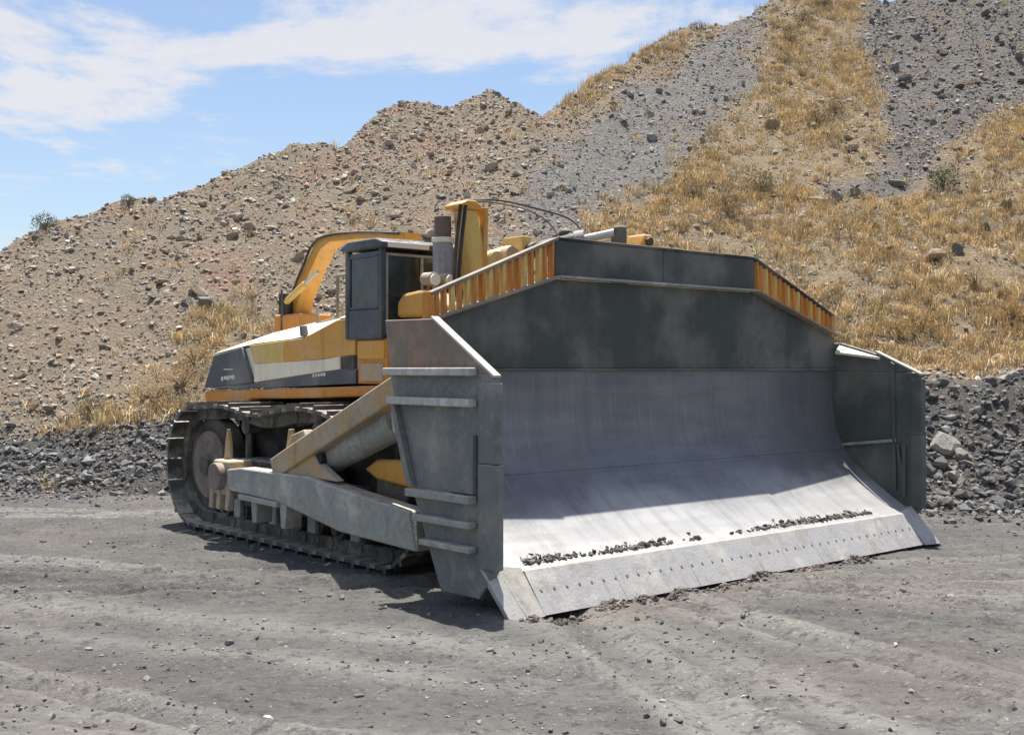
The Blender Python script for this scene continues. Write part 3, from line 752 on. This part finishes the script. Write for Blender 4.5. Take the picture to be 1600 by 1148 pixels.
MB().box(CU0 + .08, CU1 - .08, CV1 - .04, CV1 - .03, 2.60, CZ1 - .03).build('rear_window', 'glass', cab, 0)
MB().box(CU1 - .03, CU1 - .02, CV0 + .07, CV1 - .07, 2.60, CZ1 - .03).build('window', 'glass', cab, 0)
MB().prism([(CV0 - .06, CZ1), (CV1 + .05, CZ1), (CV1 + .05, CZ1 + .06), (CV1 - .1, CZ1 + .12), (CV0 + .1, CZ1 + .12), (CV0 - .06, CZ1 + .07)], CU0 - .03, CU1 + .03).build('roof', 'cab_blue', cab, 0.02)
MB().box(CU0 + .04, CU0 + .62, CV0 - .085, CV0 - .062, CZ1 + .005, CZ1 + .065).build('roof_highlight', 'cream', cab, 0.004)  # cream strip painted in for the bright highlight along the roof front
MB().box(7.75, 8.3, 11.3, 11.7, 2.62, 3.1).box(7.75, 8.3, 11.6, 11.72, 3.1, 3.35).build('seat', 'black', cab, 0.03)
# handrails and ladder frame behind the cab
hr = MB()
for v in (11.92, 12.22): hr.tube([(UH + .1, v, 2.83), (UH + .1, v, 3.36)], .022, 8)
hr.tube([(UH + .1, 11.92, 3.36), (UH + .1, 12.22, 3.36)], .022, 8); hr.tube([(UH + .1, 11.92, 3.1), (UH + .1, 12.22, 3.1)], .018, 8)
hr.build('handrail', 'dusty_yellow', root, 0)
MB().box(UH + .14, UH + .34, 11.90, 12.10, 2.86, 3.30).build('air_cleaner', 'stack_rust', root, 0.03)
hr = MB().tube(smooth_path([(UH + .3, 13.0, 2.8), (UH + .3, 13.0, 3.05), (UH + .3, 12.5, 3.08), (UH + .3, 12.4, 2.84)], 5), .016, 8)
hr.build('handrail', 'dusty_yellow', root, 0)
MB().tube([(UH + .4, 14.15, 2.7), (UH + .4, 14.15, 3.3)], .015, 8).build('mirror_post', 'black', root, 0)

# boom standing on the rear deck, arched over the cab
UBm = 8.8
bf = MB().box(UBm - .28, UBm + .28, 14.75, 15.5, 2.58, 3.02).build('boom_foot', 'orange', root, 0.03)
c_ = [(15.25, 2.9), (15.12, 3.28), (14.80, 3.66), (14.46, 4.0), (14.16, 4.08), (13.4, 4.05), (12.8, 4.00), (12.3, 3.94)]
wd = [.15, .14, .12, .11, .08, .07, .065, .06]
path = [Vector((a, b, 0)) for a, b in c_]; L_, R_ = [], []
for i, p in enumerate(path):
    d = (path[min(i + 1, len(path) - 1)] - path[max(i - 1, 0)]).normalized(); n_ = Vector((-d.y, d.x, 0))
    L_.append(p + n_ * wd[i] * .75); R_.append(p - n_ * wd[i] * .75)
boom = MB()
for i in range(len(path) - 1):
    q = [L_[i], L_[i + 1], R_[i + 1], R_[i]]
    boom.hexa([(UBm - .13, p.x, p.y) for p in q] + [(UBm + .13, p.x, p.y) for p in q])
boom = boom.build('boom', 'yellow', root, 0)
MB().cyl((UBm - .24, 15.2, 3.2), (UBm - .24, 14.65, 3.44), .05, 14).build('boom_cylinder', 'yellow_pale', root, 0.006)
MB().cyl((UBm - .24, 14.65, 3.44), (UBm - .24, 14.30, 3.60), .03, 12).build('boom_rod', 'chrome', root, 0)
MB().cyl((UBm - .22, 15.25, 3.02), (UBm - .22, 15.25, 3.34), .10, 14).build('beacon', 'black', root, 0.02)
MB().tube(smooth_path([(UBm - .16, 15.2, 3.3), (UBm - .16, 14.86, 3.70), (UBm - .16, 14.45, 4.07), (UBm - .16, 13.5, 4.09), (UBm - .16, 12.4, 3.98)], 6), .018, 8).build('hydraulic_hose', 'hose', root, 0)

# exhaust stack
ex = MB().cyl((8.02, 10.62, 2.85), (8.02, 10.62, 3.66), .118, 24).build('exhaust_stack', 'stack', root, 0)
MB().cyl((8.02, 10.62, 3.66), (8.02, 10.62, 3.72), .132, 24).build('stack_collar', 'cream', ex, 0.01)
MB().tube(smooth_path([(8.02, 10.62, 3.72), (8.02, 10.62, 3.86), (8.015, 10.62, 3.96)], 5), .098, 20).build('stack_tip', 'stack_rust', ex, 0)
# work lamps in front of the cab
for u in (7.73, 7.95):
    lp = MB().cyl((u, 10.40, 3.21), (u, 10.58, 3.23), .085, 18, .07).build('work_lamp', 'dusty_yellow', root, 0.006)
    MB().cyl((u, 10.365, 3.207), (u, 10.398, 3.21), .066, 18).build('lens', 'lens', lp, 0)
    MB().tube([(u, 10.5, 3.05), (u, 10.5, 3.16)], .020, 8).build('lamp_post', 'orange', lp, 0)
# lift cylinder column with yoke, hoses; trunnion head on the other side
lc = MB().hexa([(8.32, 10.32, 2.8), (8.62, 10.32, 2.8), (8.62, 10.66, 2.8), (8.32, 10.66, 2.8), (8.13, 10.36, 4.06), (8.34, 10.36, 4.06), (8.34, 10.60, 4.06), (8.13, 10.60, 4.06)]).build('lift_column', 'yellow_pale', root, 0.04)
MB().prism([(8.06, 4.04), (8.36, 4.04), (8.36, 4.09), (8.27, 4.14), (8.15, 4.14), (8.06, 4.09)], 10.32, 10.64, 'v').build('column_cap', 'yellow', lc, 0.015)
MB().beam((8.40, 10.42, 2.85), (8.44, 10.42, 4.08), .06, .18, (0, 1, 0)).build('column_rail', 'yellow', lc, 0.01)
for du in (0, .07):
    MB().tube(smooth_path([(8.0 + du, 10.26, 4.06), (7.93 + du, 10.25, 3.6), (7.88 + du, 10.22, 3.2), (7.92 + du, 10.15, 2.86)], 6), .022, 8).build('hydraulic_hose', 'hose', root, 0)
MB().tube(smooth_path([(8.25, 10.45, 4.15), (8.7, 10.4, 4.19), (9.2, 10.2, 4.10), (9.42, 9.95, 3.98), (9.45, 9.7, 3.75), (9.4, 9.4, 3.5)], 6), .012, 8).build('hydraulic_hose', 'hose', root, 0)
MB().tube(smooth_path([(8.2, 10.4, 4.13), (8.5, 10.35, 4.15), (8.95, 10.2, 4.08), (9.2, 10.05, 3.9), (9.2, 9.8, 3.55)], 6), .010, 8).build('hydraulic_hose', 'stack_rust', root, 0)
yk = MB().cyl((8.62, 10.5, 3.40), (9.05, 10.5, 3.52), .20, 20).box(8.55, 8.95, 10.3, 10.7, 3.0, 3.4).build('yoke', 'orange', root, 0.015)
MB().cyl((8.55, 10.27, 3.45), (8.55, 10.73, 3.45), .13, 18).build('yoke_pin', 'yellow_pale', yk, 0.01)
MB().cyl((8.78, 10.25, 3.55), (8.78, 10.42, 3.55), .10, 16).build('yoke_pin', 'dusty_yellow', yk, 0.01)
MB().box(8.92, 9.06, 10.25, 10.6, 3.42, 3.78).build('yoke_plate', 'yellow_pale', yk, 0.01)
cl = MB().cyl((9.02, 10.3, 3.60), (9.40, 9.75, 3.72), .095, 16).build('lift_cylinder', 'black', root, 0.008)
MB().cyl((9.40, 9.75, 3.72), (9.62, 9.42, 3.79), .055, 14).build('lift_rod', 'chrome', cl, 0)
MB().cyl((9.36, 9.81, 3.71), (9.43, 9.71, 3.73), .115, 16).build('lift_gland', 'stack', cl, 0.01)
MB().prism([(9.56, 2.6), (9.74, 2.6), (9.70, 3.86), (9.60, 3.86)], 9.30, 9.46, 'v').build('lift_bracket', 'black', root, 0.012)
th_ = MB().prism([(10.95, 2.8), (11.45, 2.8), (11.35, 3.78), (11.28, 3.98), (11.12, 3.98), (11.05, 3.80)], 10.35, 10.65, 'v').build('trunnion_head', 'yellow', root, 0.03)
MB().cyl((11.2, 10.30, 3.88), (11.2, 10.70, 3.88), .055, 14).build('trunnion_pin', 'black', th_, 0.006)
# ripper frame at the rear
rf = MB().prism([(15.1, .75), (15.9, .9), (16.1, 1.25), (15.9, 1.55), (15.1, 1.5)], 8.6, mir(8.6)).build('ripper_frame', 'dusty_yellow', root, 0.03)
for u in (9.0, OU, mir(9.0)):
    MB().prism([(15.75, 1.75), (16.0, 1.75), (16.1, .9), (15.95, .38), (15.72, .3), (15.86, .9)], u - .09, u + .09).build('ripper_shank', 'track', rf, 0.015)

# ------------------------------------------------------------------ rocks, grass, shrubs
ICO_V = []
ph = (1 + 5 ** .5) / 2
for a in (-1, 1):
    for b in (-ph, ph): ICO_V += [(0, a, b), (a, b, 0), (b, 0, a)]
ICO_V = np.array(ICO_V, float); ICO_V /= np.linalg.norm(ICO_V[0])
def hull_faces(V):
    F = []
    n = len(V)
    dmin = min(np.linalg.norm(V[0] - V[j]) for j in range(1, n)) * 1.05
    for i in range(n):
        for j in range(i + 1, n):
            for k2 in range(j + 1, n):
                if max(np.linalg.norm(V[i] - V[j]), np.linalg.norm(V[j] - V[k2]), np.linalg.norm(V[i] - V[k2])) < dmin:
                    nn = np.cross(V[j] - V[i], V[k2] - V[i])
                    F.append((i, j, k2) if nn.dot(V[i]) > 0 else (i, k2, j))
    return np.array(F)
ICO_F = hull_faces(ICO_V)
TEMPL = []
for k in range(24):
    v = ICO_V * (1 + rng.uniform(-.38, .30, (12, 1))) + rng.normal(0, .10, (12, 3))
    # chop flat facets
    for c in range(5):
        n_ = rng.normal(size=3); n_ /= np.linalg.norm(n_); d = v @ n_; lim = rng.uniform(.32, .65)
        v = v - np.outer(np.maximum(d - lim, 0), n_)
    TEMPL.append(v)
TEMPL = np.array(TEMPL)
def rand_rot(n):
    q = rng.normal(size=(n, 4)); q /= np.linalg.norm(q, axis=1, keepdims=True)
    w, x, y, z = q.T
    return np.stack([np.stack([1 - 2 * (y * y + z * z), 2 * (x * y - z * w), 2 * (x * z + y * w)], -1),
                     np.stack([2 * (x * y + z * w), 1 - 2 * (x * x + z * z), 2 * (y * z - x * w)], -1),
                     np.stack([2 * (x * z - y * w), 2 * (y * z + x * w), 1 - 2 * (x * x + y * y)], -1)], -2)
def m_rock():
    t = NT('stone')
    c = t.attr('col').outputs['Color']
    c = t.mix(t.math('MULTIPLY', t.noise(14, 5, 0.7), 0.35), c, (0.13, 0.12, 0.11))
    t.bump(t.noise(30, 5, 0.7), 0.4, 0.03)
    return t.out(c, 0.92, 0, 0.15)
MROCK = m_rock()
PAL = {'brown': np.array([(.46, .385, .30), (.42, .37, .30), (.52, .44, .34), (.48, .345, .26), (.30, .265, .225), (.60, .54, .46), (.40, .36, .29)]),
       'grey': np.array([(.36, .352, .335), (.42, .41, .385), (.27, .264, .255), (.52, .505, .475), (.38, .36, .33)]),
       'dark': np.array([(.14, .14, .14), (.19, .187, .18), (.26, .25, .235), (.16, .155, .148), (.33, .315, .29)])}
def stones(name, pos, size, colr, sink=0.25, flat=(0.5, 0.9)):
    n = len(pos)
    T = TEMPL[rng.integers(0, len(TEMPL), n)]
    sc = np.stack([rng.uniform(.7, 1.25, n), rng.uniform(.7, 1.25, n), rng.uniform(*flat, n)], 1)
    V = np.einsum('nij,nkj->nki', rand_rot(n), T) * sc[:, None] * size[:, None, None]
    V += (pos + np.stack([0 * size, 0 * size, size * sink], 1))[:, None]
    Fc = (ICO_F[None] + 12 * np.arange(n)[:, None, None]).reshape(-1, 3)
    me = raw_mesh(name, V.reshape(-1, 3), Fc, 3)
    add_col(me, 'col', np.repeat(colr, 12, axis=0)); me.materials.append(MROCK)
    return tag(link(bpy.data.objects.new(name, me)), kind='stuff')
def pick_cols(x, y):
    g, s, d = zones(x, y); r = rng.random(len(x))
    out = PAL['brown'][rng.integers(0, 7, len(x))]
    gi = PAL['grey'][rng.integers(0, 5, len(x))]; di = PAL['dark'][rng.integers(0, 5, len(x))]
    out = np.where((s > r)[:, None] | (rng.random(len(x)) < .16)[:, None], gi, out)
    out = np.where((d > r)[:, None], di, out)
    out = out * rng.uniform(.7, 1.28, (len(x), 1))
    return out, g, s, d
# loose stones over the whole heap (density by what can be seen)
n = 215000
x = rng.uniform(-19, 33, n); y = rng.uniform(17, 54, n)
keep = (y > base_y(x) - .1) & (y < crest_y(x) + .8) & (np.abs(x) < y * .58 + 1.5)
x, y = x[keep], y[keep]
cols, g, s, d = pick_cols(x, y)
keep = rng.random(len(x)) < (1 - .72 * g) * (.6 + .55 * sstep(-.3, .3, fbm(x * .4, y * .4, 3, 77)))
x, y, cols, s, d = x[keep], y[keep], cols[keep], s[keep], d[keep]
size = np.clip(rng.lognormal(math.log(.037), .52, len(x)), .015, .15) * (1 + .25 * d - .25 * s)
stones('loose_stones', np.stack([x, y, heap_z(x, y)], 1), size, cols, .10)
# pebbles and clods on the ground
n = 24000
y = rng.uniform(4.0, 21, n) ; x = rng.uniform(-1, 1, n) * (y * .55 + 1.0)
cl_ = fbm(x * .8, y * .8, 3, 83)
keep = (y < base_y(x) + .2) & (rng.random(n) < .35 + 1.3 * np.clip(cl_ + .1, 0, 1)); x, y = x[keep], y[keep]
size = np.clip(rng.lognormal(math.log(.009), .62, len(x)), .004, .045)
cc = PAL['dark'][rng.integers(0, 5, len(x))] * rng.uniform(.7, 1.3, (len(x), 1)); bl = rng.random(len(x)) < .10
cc = np.where(bl[:, None], PAL['grey'][rng.integers(0, 5, len(x))], cc)
stones('pebbles', np.stack([x, y, ground_z(x, y)], 1), size, cc, .2)
# berm toe: thicker scatter of dark stones along the foot of the heap
n = 22000
x = rng.uniform(-17, 18, n); y = base_y(x) + rng.normal(.5, .9, n)
zz_ = np.maximum(heap_z(x, y), ground_z(x, y))
size = np.clip(rng.lognormal(math.log(.028), .58, n), .012, .13)
stones('berm_gravel', np.stack([x, y, zz_], 1), size, PAL['dark'][rng.integers(0, 5, n)] * rng.uniform(.75, 1.3, (n, 1)))
# soil crumbs caught on the blade's seam and pushed up in front of the edge
ca, sa = math.cos(A), math.sin(A)
def uv2w(u, v): return ca * u - sa * v, sa * u + ca * v
n = 2600
u = rng.uniform(6.95, 12.7, n); hh = np.clip(fbm(u * 2.2, u * 0, 3, 15) + .42, 0, 1)
v = 7.955 + np.abs(rng.normal(0, .05, n)) * (.4 + hh); x, y = uv2w(u, v)
keep = rng.random(n) < hh * 1.3
zv = np.interp(v, [p[0] for p in PROF[:5]], [p[1] for p in PROF[:5]])
size = np.clip(rng.lognormal(math.log(.013), .55, n), .006, .042)
stones('soil_crumbs', np.stack([x, y, zv - .002], 1)[keep], size[keep], (np.array([[.13, .122, .108]]) * rng.uniform(.45, 2.2, (n, 1)))[keep], .3)
n = 2600
u = rng.uniform(6.5, 12.2, n); hh = np.clip(fbm(u * 1.6, u * 0 + 5, 3, 16) + .35, 0, 1)
v = 7.56 - np.abs(rng.normal(0, .10, n)); x, y = uv2w(u, v); keep = rng.random(n) < hh
size = np.clip(rng.lognormal(math.log(.016), .5, n), .007, .05)
cs = np.where((rng.random(n) < .4)[:, None], np.array([[.25, .19, .16]]), np.array([[.13, .125, .115]])) * rng.uniform(.6, 1.4, (n, 1))
stones('spilled_soil', np.stack([x, y, ground_z(x, y)], 1)[keep], size[keep], cs[keep], .25)

# single rocks one can pick out
def m_single(name, cols):
    t = NT(name)
    oi = t.n.new('ShaderNodeObjectInfo'); cr = t.n.new('ShaderNodeValToRGB'); cr.color_ramp.interpolation = 'LINEAR'
    e = cr.color_ramp.elements
    e[0].position = 0; e[0].color = (*cols[0], 1); e[1].position = 1; e[1].color = (*cols[-1], 1)
    for i, c in enumerate(cols[1:-1]):
        q = e.new((i + 1) / (len(cols) - 1)); q.color = (*c, 1)
    t.l.new(oi.outputs['Random'], cr.inputs[0])
    c = t.mix(t.math('MULTIPLY', t.noise(4, 6, 0.7), 0.5), cr.outputs[0], (0.12, 0.11, 0.10))
    c = t.mix(t.math('MULTIPLY', t.up(.5, .95), .35), c, (0.36, 0.32, 0.26))
    t.bump(t.noise(10, 6, 0.7), 0.5, 0.05)
    return t.out(c, 0.92, 0, 0.15)
def rock_meshes(mat, k=6):
    out = []
    import bmesh
    for i in range(k):
        bm = bmesh.new(); bmesh.ops.create_icosphere(bm, subdivisions=2, radius=1)
        pl = []
        for c in range(9):
            n_ = Vector(rng.normal(size=3)).normalized(); pl.append((n_, rng.uniform(.35, .75)))
        for vv in bm.verts:
            p = vv.co.copy()
            for n_, lim in pl:
                dd = p.dot(n_)
                if dd > lim: p -= n_ * (dd - lim)
            vv.co = p * (1 + rng.uniform(-.05, .05))
        me = bpy.data.meshes.new('rock'); bm.to_mesh(me); bm.free(); me.materials.append(mat); out.append(me)
    return out
RK = {'brown': rock_meshes(m_single('brown_rock', [(.32, .28, .23), (.42, .34, .26), (.52, .45, .37), (.44, .31, .235)])),
      'grey': rock_meshes(m_single('grey_rock', [(.27, .264, .255), (.36, .35, .335), (.46, .45, .42)])),
      'dark': rock_meshes(m_single('dark_rock', [(.12, .12, .12), (.19, .187, .18), (.27, .26, .245)])),
      'pale': rock_meshes(m_single('pale_rock', [(.36, .34, .31), (.44, .41, .37)])),
      'tan': rock_meshes(m_single('tan_rock', [(.40, .30, .19), (.46, .36, .25)]))}
def rock(x, y, size, kind, label, group=None, sc=None, sink=.35, z=None):
    o = link(bpy.data.objects.new('rock', RK[kind][random.randrange(6)]))
    sc = sc or (random.uniform(.8, 1.3), random.uniform(.7, 1.1), random.uniform(.5, .8))
    zz = float(max(heap_z(x, y), ground_z(x, y))) if z is None else z
    o.location = (x, y, zz + size * sc[2] * (1 - sink) * .6)
    o.scale = tuple(size * q for q in sc)
    o.rotation_euler = (random.uniform(-.5, .5) + .35, random.uniform(-.4, .4), random.uniform(0, 6.28))
    return tag(o, label, 'rock', group)
SPECIAL = [(7.23, 19.15, .30, 'pale', 'large pale flat boulder on the dark gravel berm beside the blade'),
           (7.38, 18.90, .20, 'dark', 'dark boulder tucked against the large pale flat boulder on the berm'),
           (7.14, 18.55, .15, 'pale', 'small pale block low on the gravel berm beside the blade'),
           (8.12, 19.20, .16, 'dark', 'dark angular rock near the top of the gravel berm'),
           (10.22, 27.90, .32, 'tan', 'tan leaning slab on the grassy slope above the berm'),
           (10.87, 28.10, .24, 'dark', 'dark slab next to the tan leaning slab on the grassy slope'),
           (8.61, 30.65, .34, 'dark', 'dark boulder in the rock cluster at the foot of the grey rockfall'),
           (8.14, 30.80, .26, 'tan', 'tan boulder in the rock cluster at the foot of the grey rockfall'),
           (9.20, 30.90, .26, 'dark', 'blackish block on the edge of the rock cluster below the rockfall'),
           (8.16, 35.95, .30, 'tan', 'pale tan flat rock lying high in the golden grass'),
           (10.21, 34.50, .24, 'tan', 'pale upright rock beside the grey rockfall edge'),
           (12.11, 29.40, .26, 'dark', 'dark rock with shadowed underside in the dry grass at far right'),
           (-6.99, 26.05, .28, 'dark', 'dark boulder in the small rockfall on the brown slope'),
           (-7.42, 26.30, .24, 'grey', 'grey boulder in the small rockfall on the brown slope'),
           (3.35, 31.70, .16, 'pale', 'pale stone on the edge of the smooth grey chute'),
           (3.92, 38.10, .22, 'pale', 'white stone high on the smooth grey chute'),
           (-0.52, 37.70, .20, 'dark', 'dark boulder crowning the peak of the heap'),
           (-2.88, 15.00, .40, 'grey', 'broad grey outcrop on the heap skyline')]
for x, y, sz, kd, lb in SPECIAL: rock(x, y, sz, kd, lb)
GRP = [('brown', 70, (-15, 2), (23, 37), (.10, .22), 'brown angular rock lying on the brown stony slope of the heap', 'rocks on the brown slope'),
       ('grey', 40, (-3, 10), (27, 44), (.10, .20), 'grey angular rock lying on the grey scree of the heap', 'rocks on the grey scree'),
       ('dark', 60, (9, 24), (30, 48), (.11, .26), 'dark block in the grey rockfall high on the heap', 'blocks in the grey rockfall'),
       ('tan', 30, (3, 22), (23, 44), (.10, .22), 'tan rock half hidden in the golden dry grass', 'rocks in the dry grass'),
       ('dark', 55, (5.6, 14), (17.4, 21.5), (.06, .16), 'dark rock on the gravel berm below the dry grass', 'rocks on the right gravel berm'),
       ('dark', 35, (-12, -5.5), (20.7, 22.8), (.04, .085), 'small dark rock on the low gravel berm below the brown slope', 'rocks on the left gravel berm')]
for kd, cnt, xr, yr, sr, lb, gp in GRP:
    c = 0; tries = 0
    while c < cnt and tries < 6000:
        tries += 1
        x = random.uniform(*xr); y = random.uniform(*yr)
        if abs(x) > y * .455 or y > float(crest_y(x)) or y < float(base_y(x)): continue
        g, s, d = [float(q) for q in zones(np.array([x]), np.array([y]))[0:3]]
        ok = {'rocks on the brown slope': g < .2 and d < .2 and s < .3, 'rocks on the grey scree': s > .5, 'blocks in the grey rockfall': d > .3 and y > 29, 'rocks in the dry grass': g > .6}.get(gp, d > .6)
        if not ok: continue
        rock(x, y, random.uniform(*sr) * random.choice((1, 1, .8, 1.15)), kd, lb, gp); c += 1
# single stones on the ground
for x, y, sz, kd, lb in ((-2.80, 12.75, .055, 'pale', 'white stone on the ground beside the track'), (-1.62, 10.98, .045, 'dark', 'black clod on the grey ground in front of the track'),
                           (-3.61, 10.06, .035, 'dark', 'small black clod beside the wheel marks'), (1.95, 9.74, .05, 'dark', 'dark clod on the ground ahead of the blade'),
                           (2.06, 8.22, .035, 'pale', 'small pale stone among dark clods ahead of the blade'), (4.00, 9.86, .06, 'dark', 'dark stone near the pale wheel marks')):
    rock(x, y, sz, kd, lb)

# dry grass: blades in tufts, one mass
def tufts(name, x, y, hgt, nb, cols):
    n = len(x); z = heap_z(x, y)
    N = n * nb
    bx = np.repeat(x, nb) + rng.normal(0, .075, N); by = np.repeat(y, nb) + rng.normal(0, .075, N); bz = np.repeat(z, nb) - .03
    h = np.repeat(hgt, nb) * rng.uniform(.55, 1.1, N); a = rng.uniform(0, 2 * math.pi, N); lean = np.abs(rng.normal(0, .55, N)) * h
    w = rng.uniform(.005, .011, N)
    px, py = -np.sin(a) * w, np.cos(a) * w; dx, dy = np.cos(a) * lean, np.sin(a) * lean
    b0 = np.stack([bx - px, by - py, bz], 1); b1 = np.stack([bx + px, by + py, bz], 1)
    m0 = np.stack([bx - px * .8 + dx * .4, by - py * .8 + dy * .4, bz + h * .62], 1); m1 = np.stack([bx + px * .8 + dx * .4, by + py * .8 + dy * .4, bz + h * .62], 1)
    t0 = np.stack([bx + dx, by + dy, bz + h * (1 - .15 * np.minimum(lean / h, 1))], 1)
    V = np.stack([b0, b1, m0, m1, t0], 1).reshape(-1, 3)
    k_ = 5 * np.arange(N)[:, None, None]
    Fc = (np.array([[0, 1, 3], [0, 3, 2], [2, 3, 4]])[None] + k_).reshape(-1, 3)
    me = raw_mesh(name, V, Fc, 3)
    c = cols[rng.integers(0, len(cols), n)] * rng.uniform(.8, 1.2, (n, 1))
    add_col(me, 'col', np.repeat(c, nb * 5, axis=0))
    return me
def m_grass():
    t = NT('dry_grass_blades'); m = t.out(t.attr('col').outputs['Color'], 0.8, 0, 0.2)
    return m
MG = m_grass()
n = 68000
x = rng.uniform(-10, 36, n); y = rng.uniform(20, 50, n)
keep = (np.abs(x) < y * .60 + 1.5) & (y < crest_y(x) + .5)
x, y = x[keep], y[keep]; g, s, d = zones(x, y)
clump = sstep(-.30, .25, fbm(x * .55, y * .55, 3, 101))
keep = rng.random(len(x)) < g * (.15 + .85 * clump) * np.where(y < 28, .9, .8) + .012; x, y = x[keep], y[keep]
GC = np.array([(.68, .52, .28), (.64, .47, .24), (.72, .58, .34), (.50, .37, .20), (.48, .40, .24), (.66, .49, .30), (.40, .30, .17)])
me = tufts('dry_grass', x, y, rng.uniform(.11, .27, len(x)) * (1 + .7 * (rng.random(len(x)) < .12)), 24, GC); me.materials.append(MG)
tag(link(bpy.data.objects.new('dry_grass', me)), 'golden dry grass covering the slope of the spoil heap', 'grass', kind='stuff')

# shrubs: woody stems plus a crown of small leaf faces
def m_leaf(name, a, b):
    t = NT(name); oi = t.n.new('ShaderNodeObjectInfo')
    return t.out(t.mix(t.noise(6, 3), a, b), 0.8, 0, 0.2)
LEAF = {'olive': m_leaf('olive_leaves', (.23, .19, .10), (.33, .27, .15)), 'green': m_leaf('green_leaves', (.12, .14, .08), (.19, .21, .12)),
        'straw': m_leaf('straw_leaves', (.40, .26, .10), (.50, .35, .16)), 'brown': m_leaf('brown_leaves', (.27, .20, .11), (.36, .27, .15))}
M['stem'] = metal_mat('shrub_stem', (.16, .12, .08), (.2, .16, .11), .9, 0, 0, streak=False)
def shrub(x, y, size, kind, label, group=None):
    z = float(heap_z(x, y))
    r = link(bpy.data.objects.new('shrub', None)); r.location = (x, y, z)
    tag(r, label, 'shrub', group)
    st = MB()
    for i in range(9):
        a = random.uniform(0, 6.28); q = random.uniform(.2, .8) * size
        st.tube([(0, 0, -.08), (math.cos(a) * q * .4, math.sin(a) * q * .4, size * .35), (math.cos(a) * q, math.sin(a) * q, size * random.uniform(.5, .95))], [.02, .014, .005], 5)
    o = bpy.data.objects.new('stems', st.mesh('stems', True, False)); link(o, r); o.data.materials.append(M['stem'])
    n = 900
    p = rng.normal(size=(n, 3)); p /= np.linalg.norm(p, axis=1, keepdims=True); rad = rng.uniform(.35, 1.0, n) ** .6
    lump = 1 + .8 * fbm(p[:, 0] * 2.3 + x * 9, p[:, 1] * 2.3 + p[:, 2] * 1.7, 3, 5)
    p = p * (rad * lump)[:, None] * np.array([1, 1, .72]) * size; p[:, 2] += size * .45
    p = p[p[:, 2] > -.02]
    n = len(p); L = size * rng.uniform(.05, .11, n) * (1 if kind == 'straw' else 1.35)
    d1 = rng.normal(size=(n, 3)); d1 += p / size * .8; d1[:, 2] += .5; d1 /= np.linalg.norm(d1, axis=1, keepdims=True)
    d2 = np.cross(d1, rng.normal(size=(n, 3))); d2 /= np.linalg.norm(d2, axis=1, keepdims=True)
    thin = .16 if kind == 'straw' else .30
    Lk = L * (2.2 if kind == 'straw' else 1)
    V = np.stack([p, p + d1 * (Lk * .5)[:, None] + d2 * (L * thin)[:, None], p + d1 * Lk[:, None], p + d1 * (Lk * .5)[:, None] - d2 * (L * thin)[:, None]], 1).reshape(-1, 3)
    me = raw_mesh('crown', V, np.arange(4 * n).reshape(-1, 4), 4); me.materials.append(LEAF[kind])
    link(bpy.data.objects.new('crown', me), r)
for x, y, sz, kd, lb in ((9.63, 36.20, .48, 'brown', 'dark brown rounded shrub high on the golden grass ridge'), (10.37, 36.90, .36, 'brown', 'smaller brown shrub beside the dark rounded shrub on the ridge'),
                           (6.91, 31.85, .46, 'olive', 'olive shrub in the middle of the golden grass'), (5.77, 30.95, .44, 'brown', 'wide brownish shrub low on the golden grass ridge'),
                           (5.01, 31.60, .34, 'olive', 'small olive shrub beside the grey chute'), (12.08, 32.15, .50, 'green', 'green shrub at the foot of the dark rockfall'),
                           (12.56, 46.25, .50, 'olive', 'olive shrub at the very top of the grass ridge'), (11.18, 44.15, .42, 'olive', 'olive shrub just below the top of the grass ridge'),
                           (10.37, 42.85, .38, 'brown', 'brown shrub where the chute meets the top of the grass ridge'), (9.76, 41.25, .36, 'olive', 'olive shrub on the upper edge of the grey chute'),
                           (10.79, 26.75, .42, 'straw', 'orange straw bush above the gravel berm'), (8.85, 24.85, .44, 'straw', 'dense straw bush right behind the blade corner'),
                           (8.30, 24.65, .36, 'straw', 'low straw bush touching the top of the berm'), (11.07, 25.50, .40, 'straw', 'straw bush at the right end of the berm top'),
                           (-6.68, 23.30, .42, 'straw', 'straw bush behind the rear of the track'), (-7.12, 22.85, .40, 'straw', 'low straw bush on the left berm edge'), (-6.62, 24.05, .38, 'straw', 'tall straw bush behind the rear panel of the machine'),
                           (-11.86, 29.20, .34, 'green', 'dark green shrub standing on the low end of the skyline'), (-10.22, 30.60, .22, 'green', 'tiny dark shrub standing alone on the skyline'),
                           (-8.26, 22.50, .30, 'olive', 'yellowish green shrub at the foot of the brown slope'), (7.05, 43.70, .30, 'olive', 'small shrub on the skyline beside the grey chute')):
    shrub(x, y, sz, kd, lb)
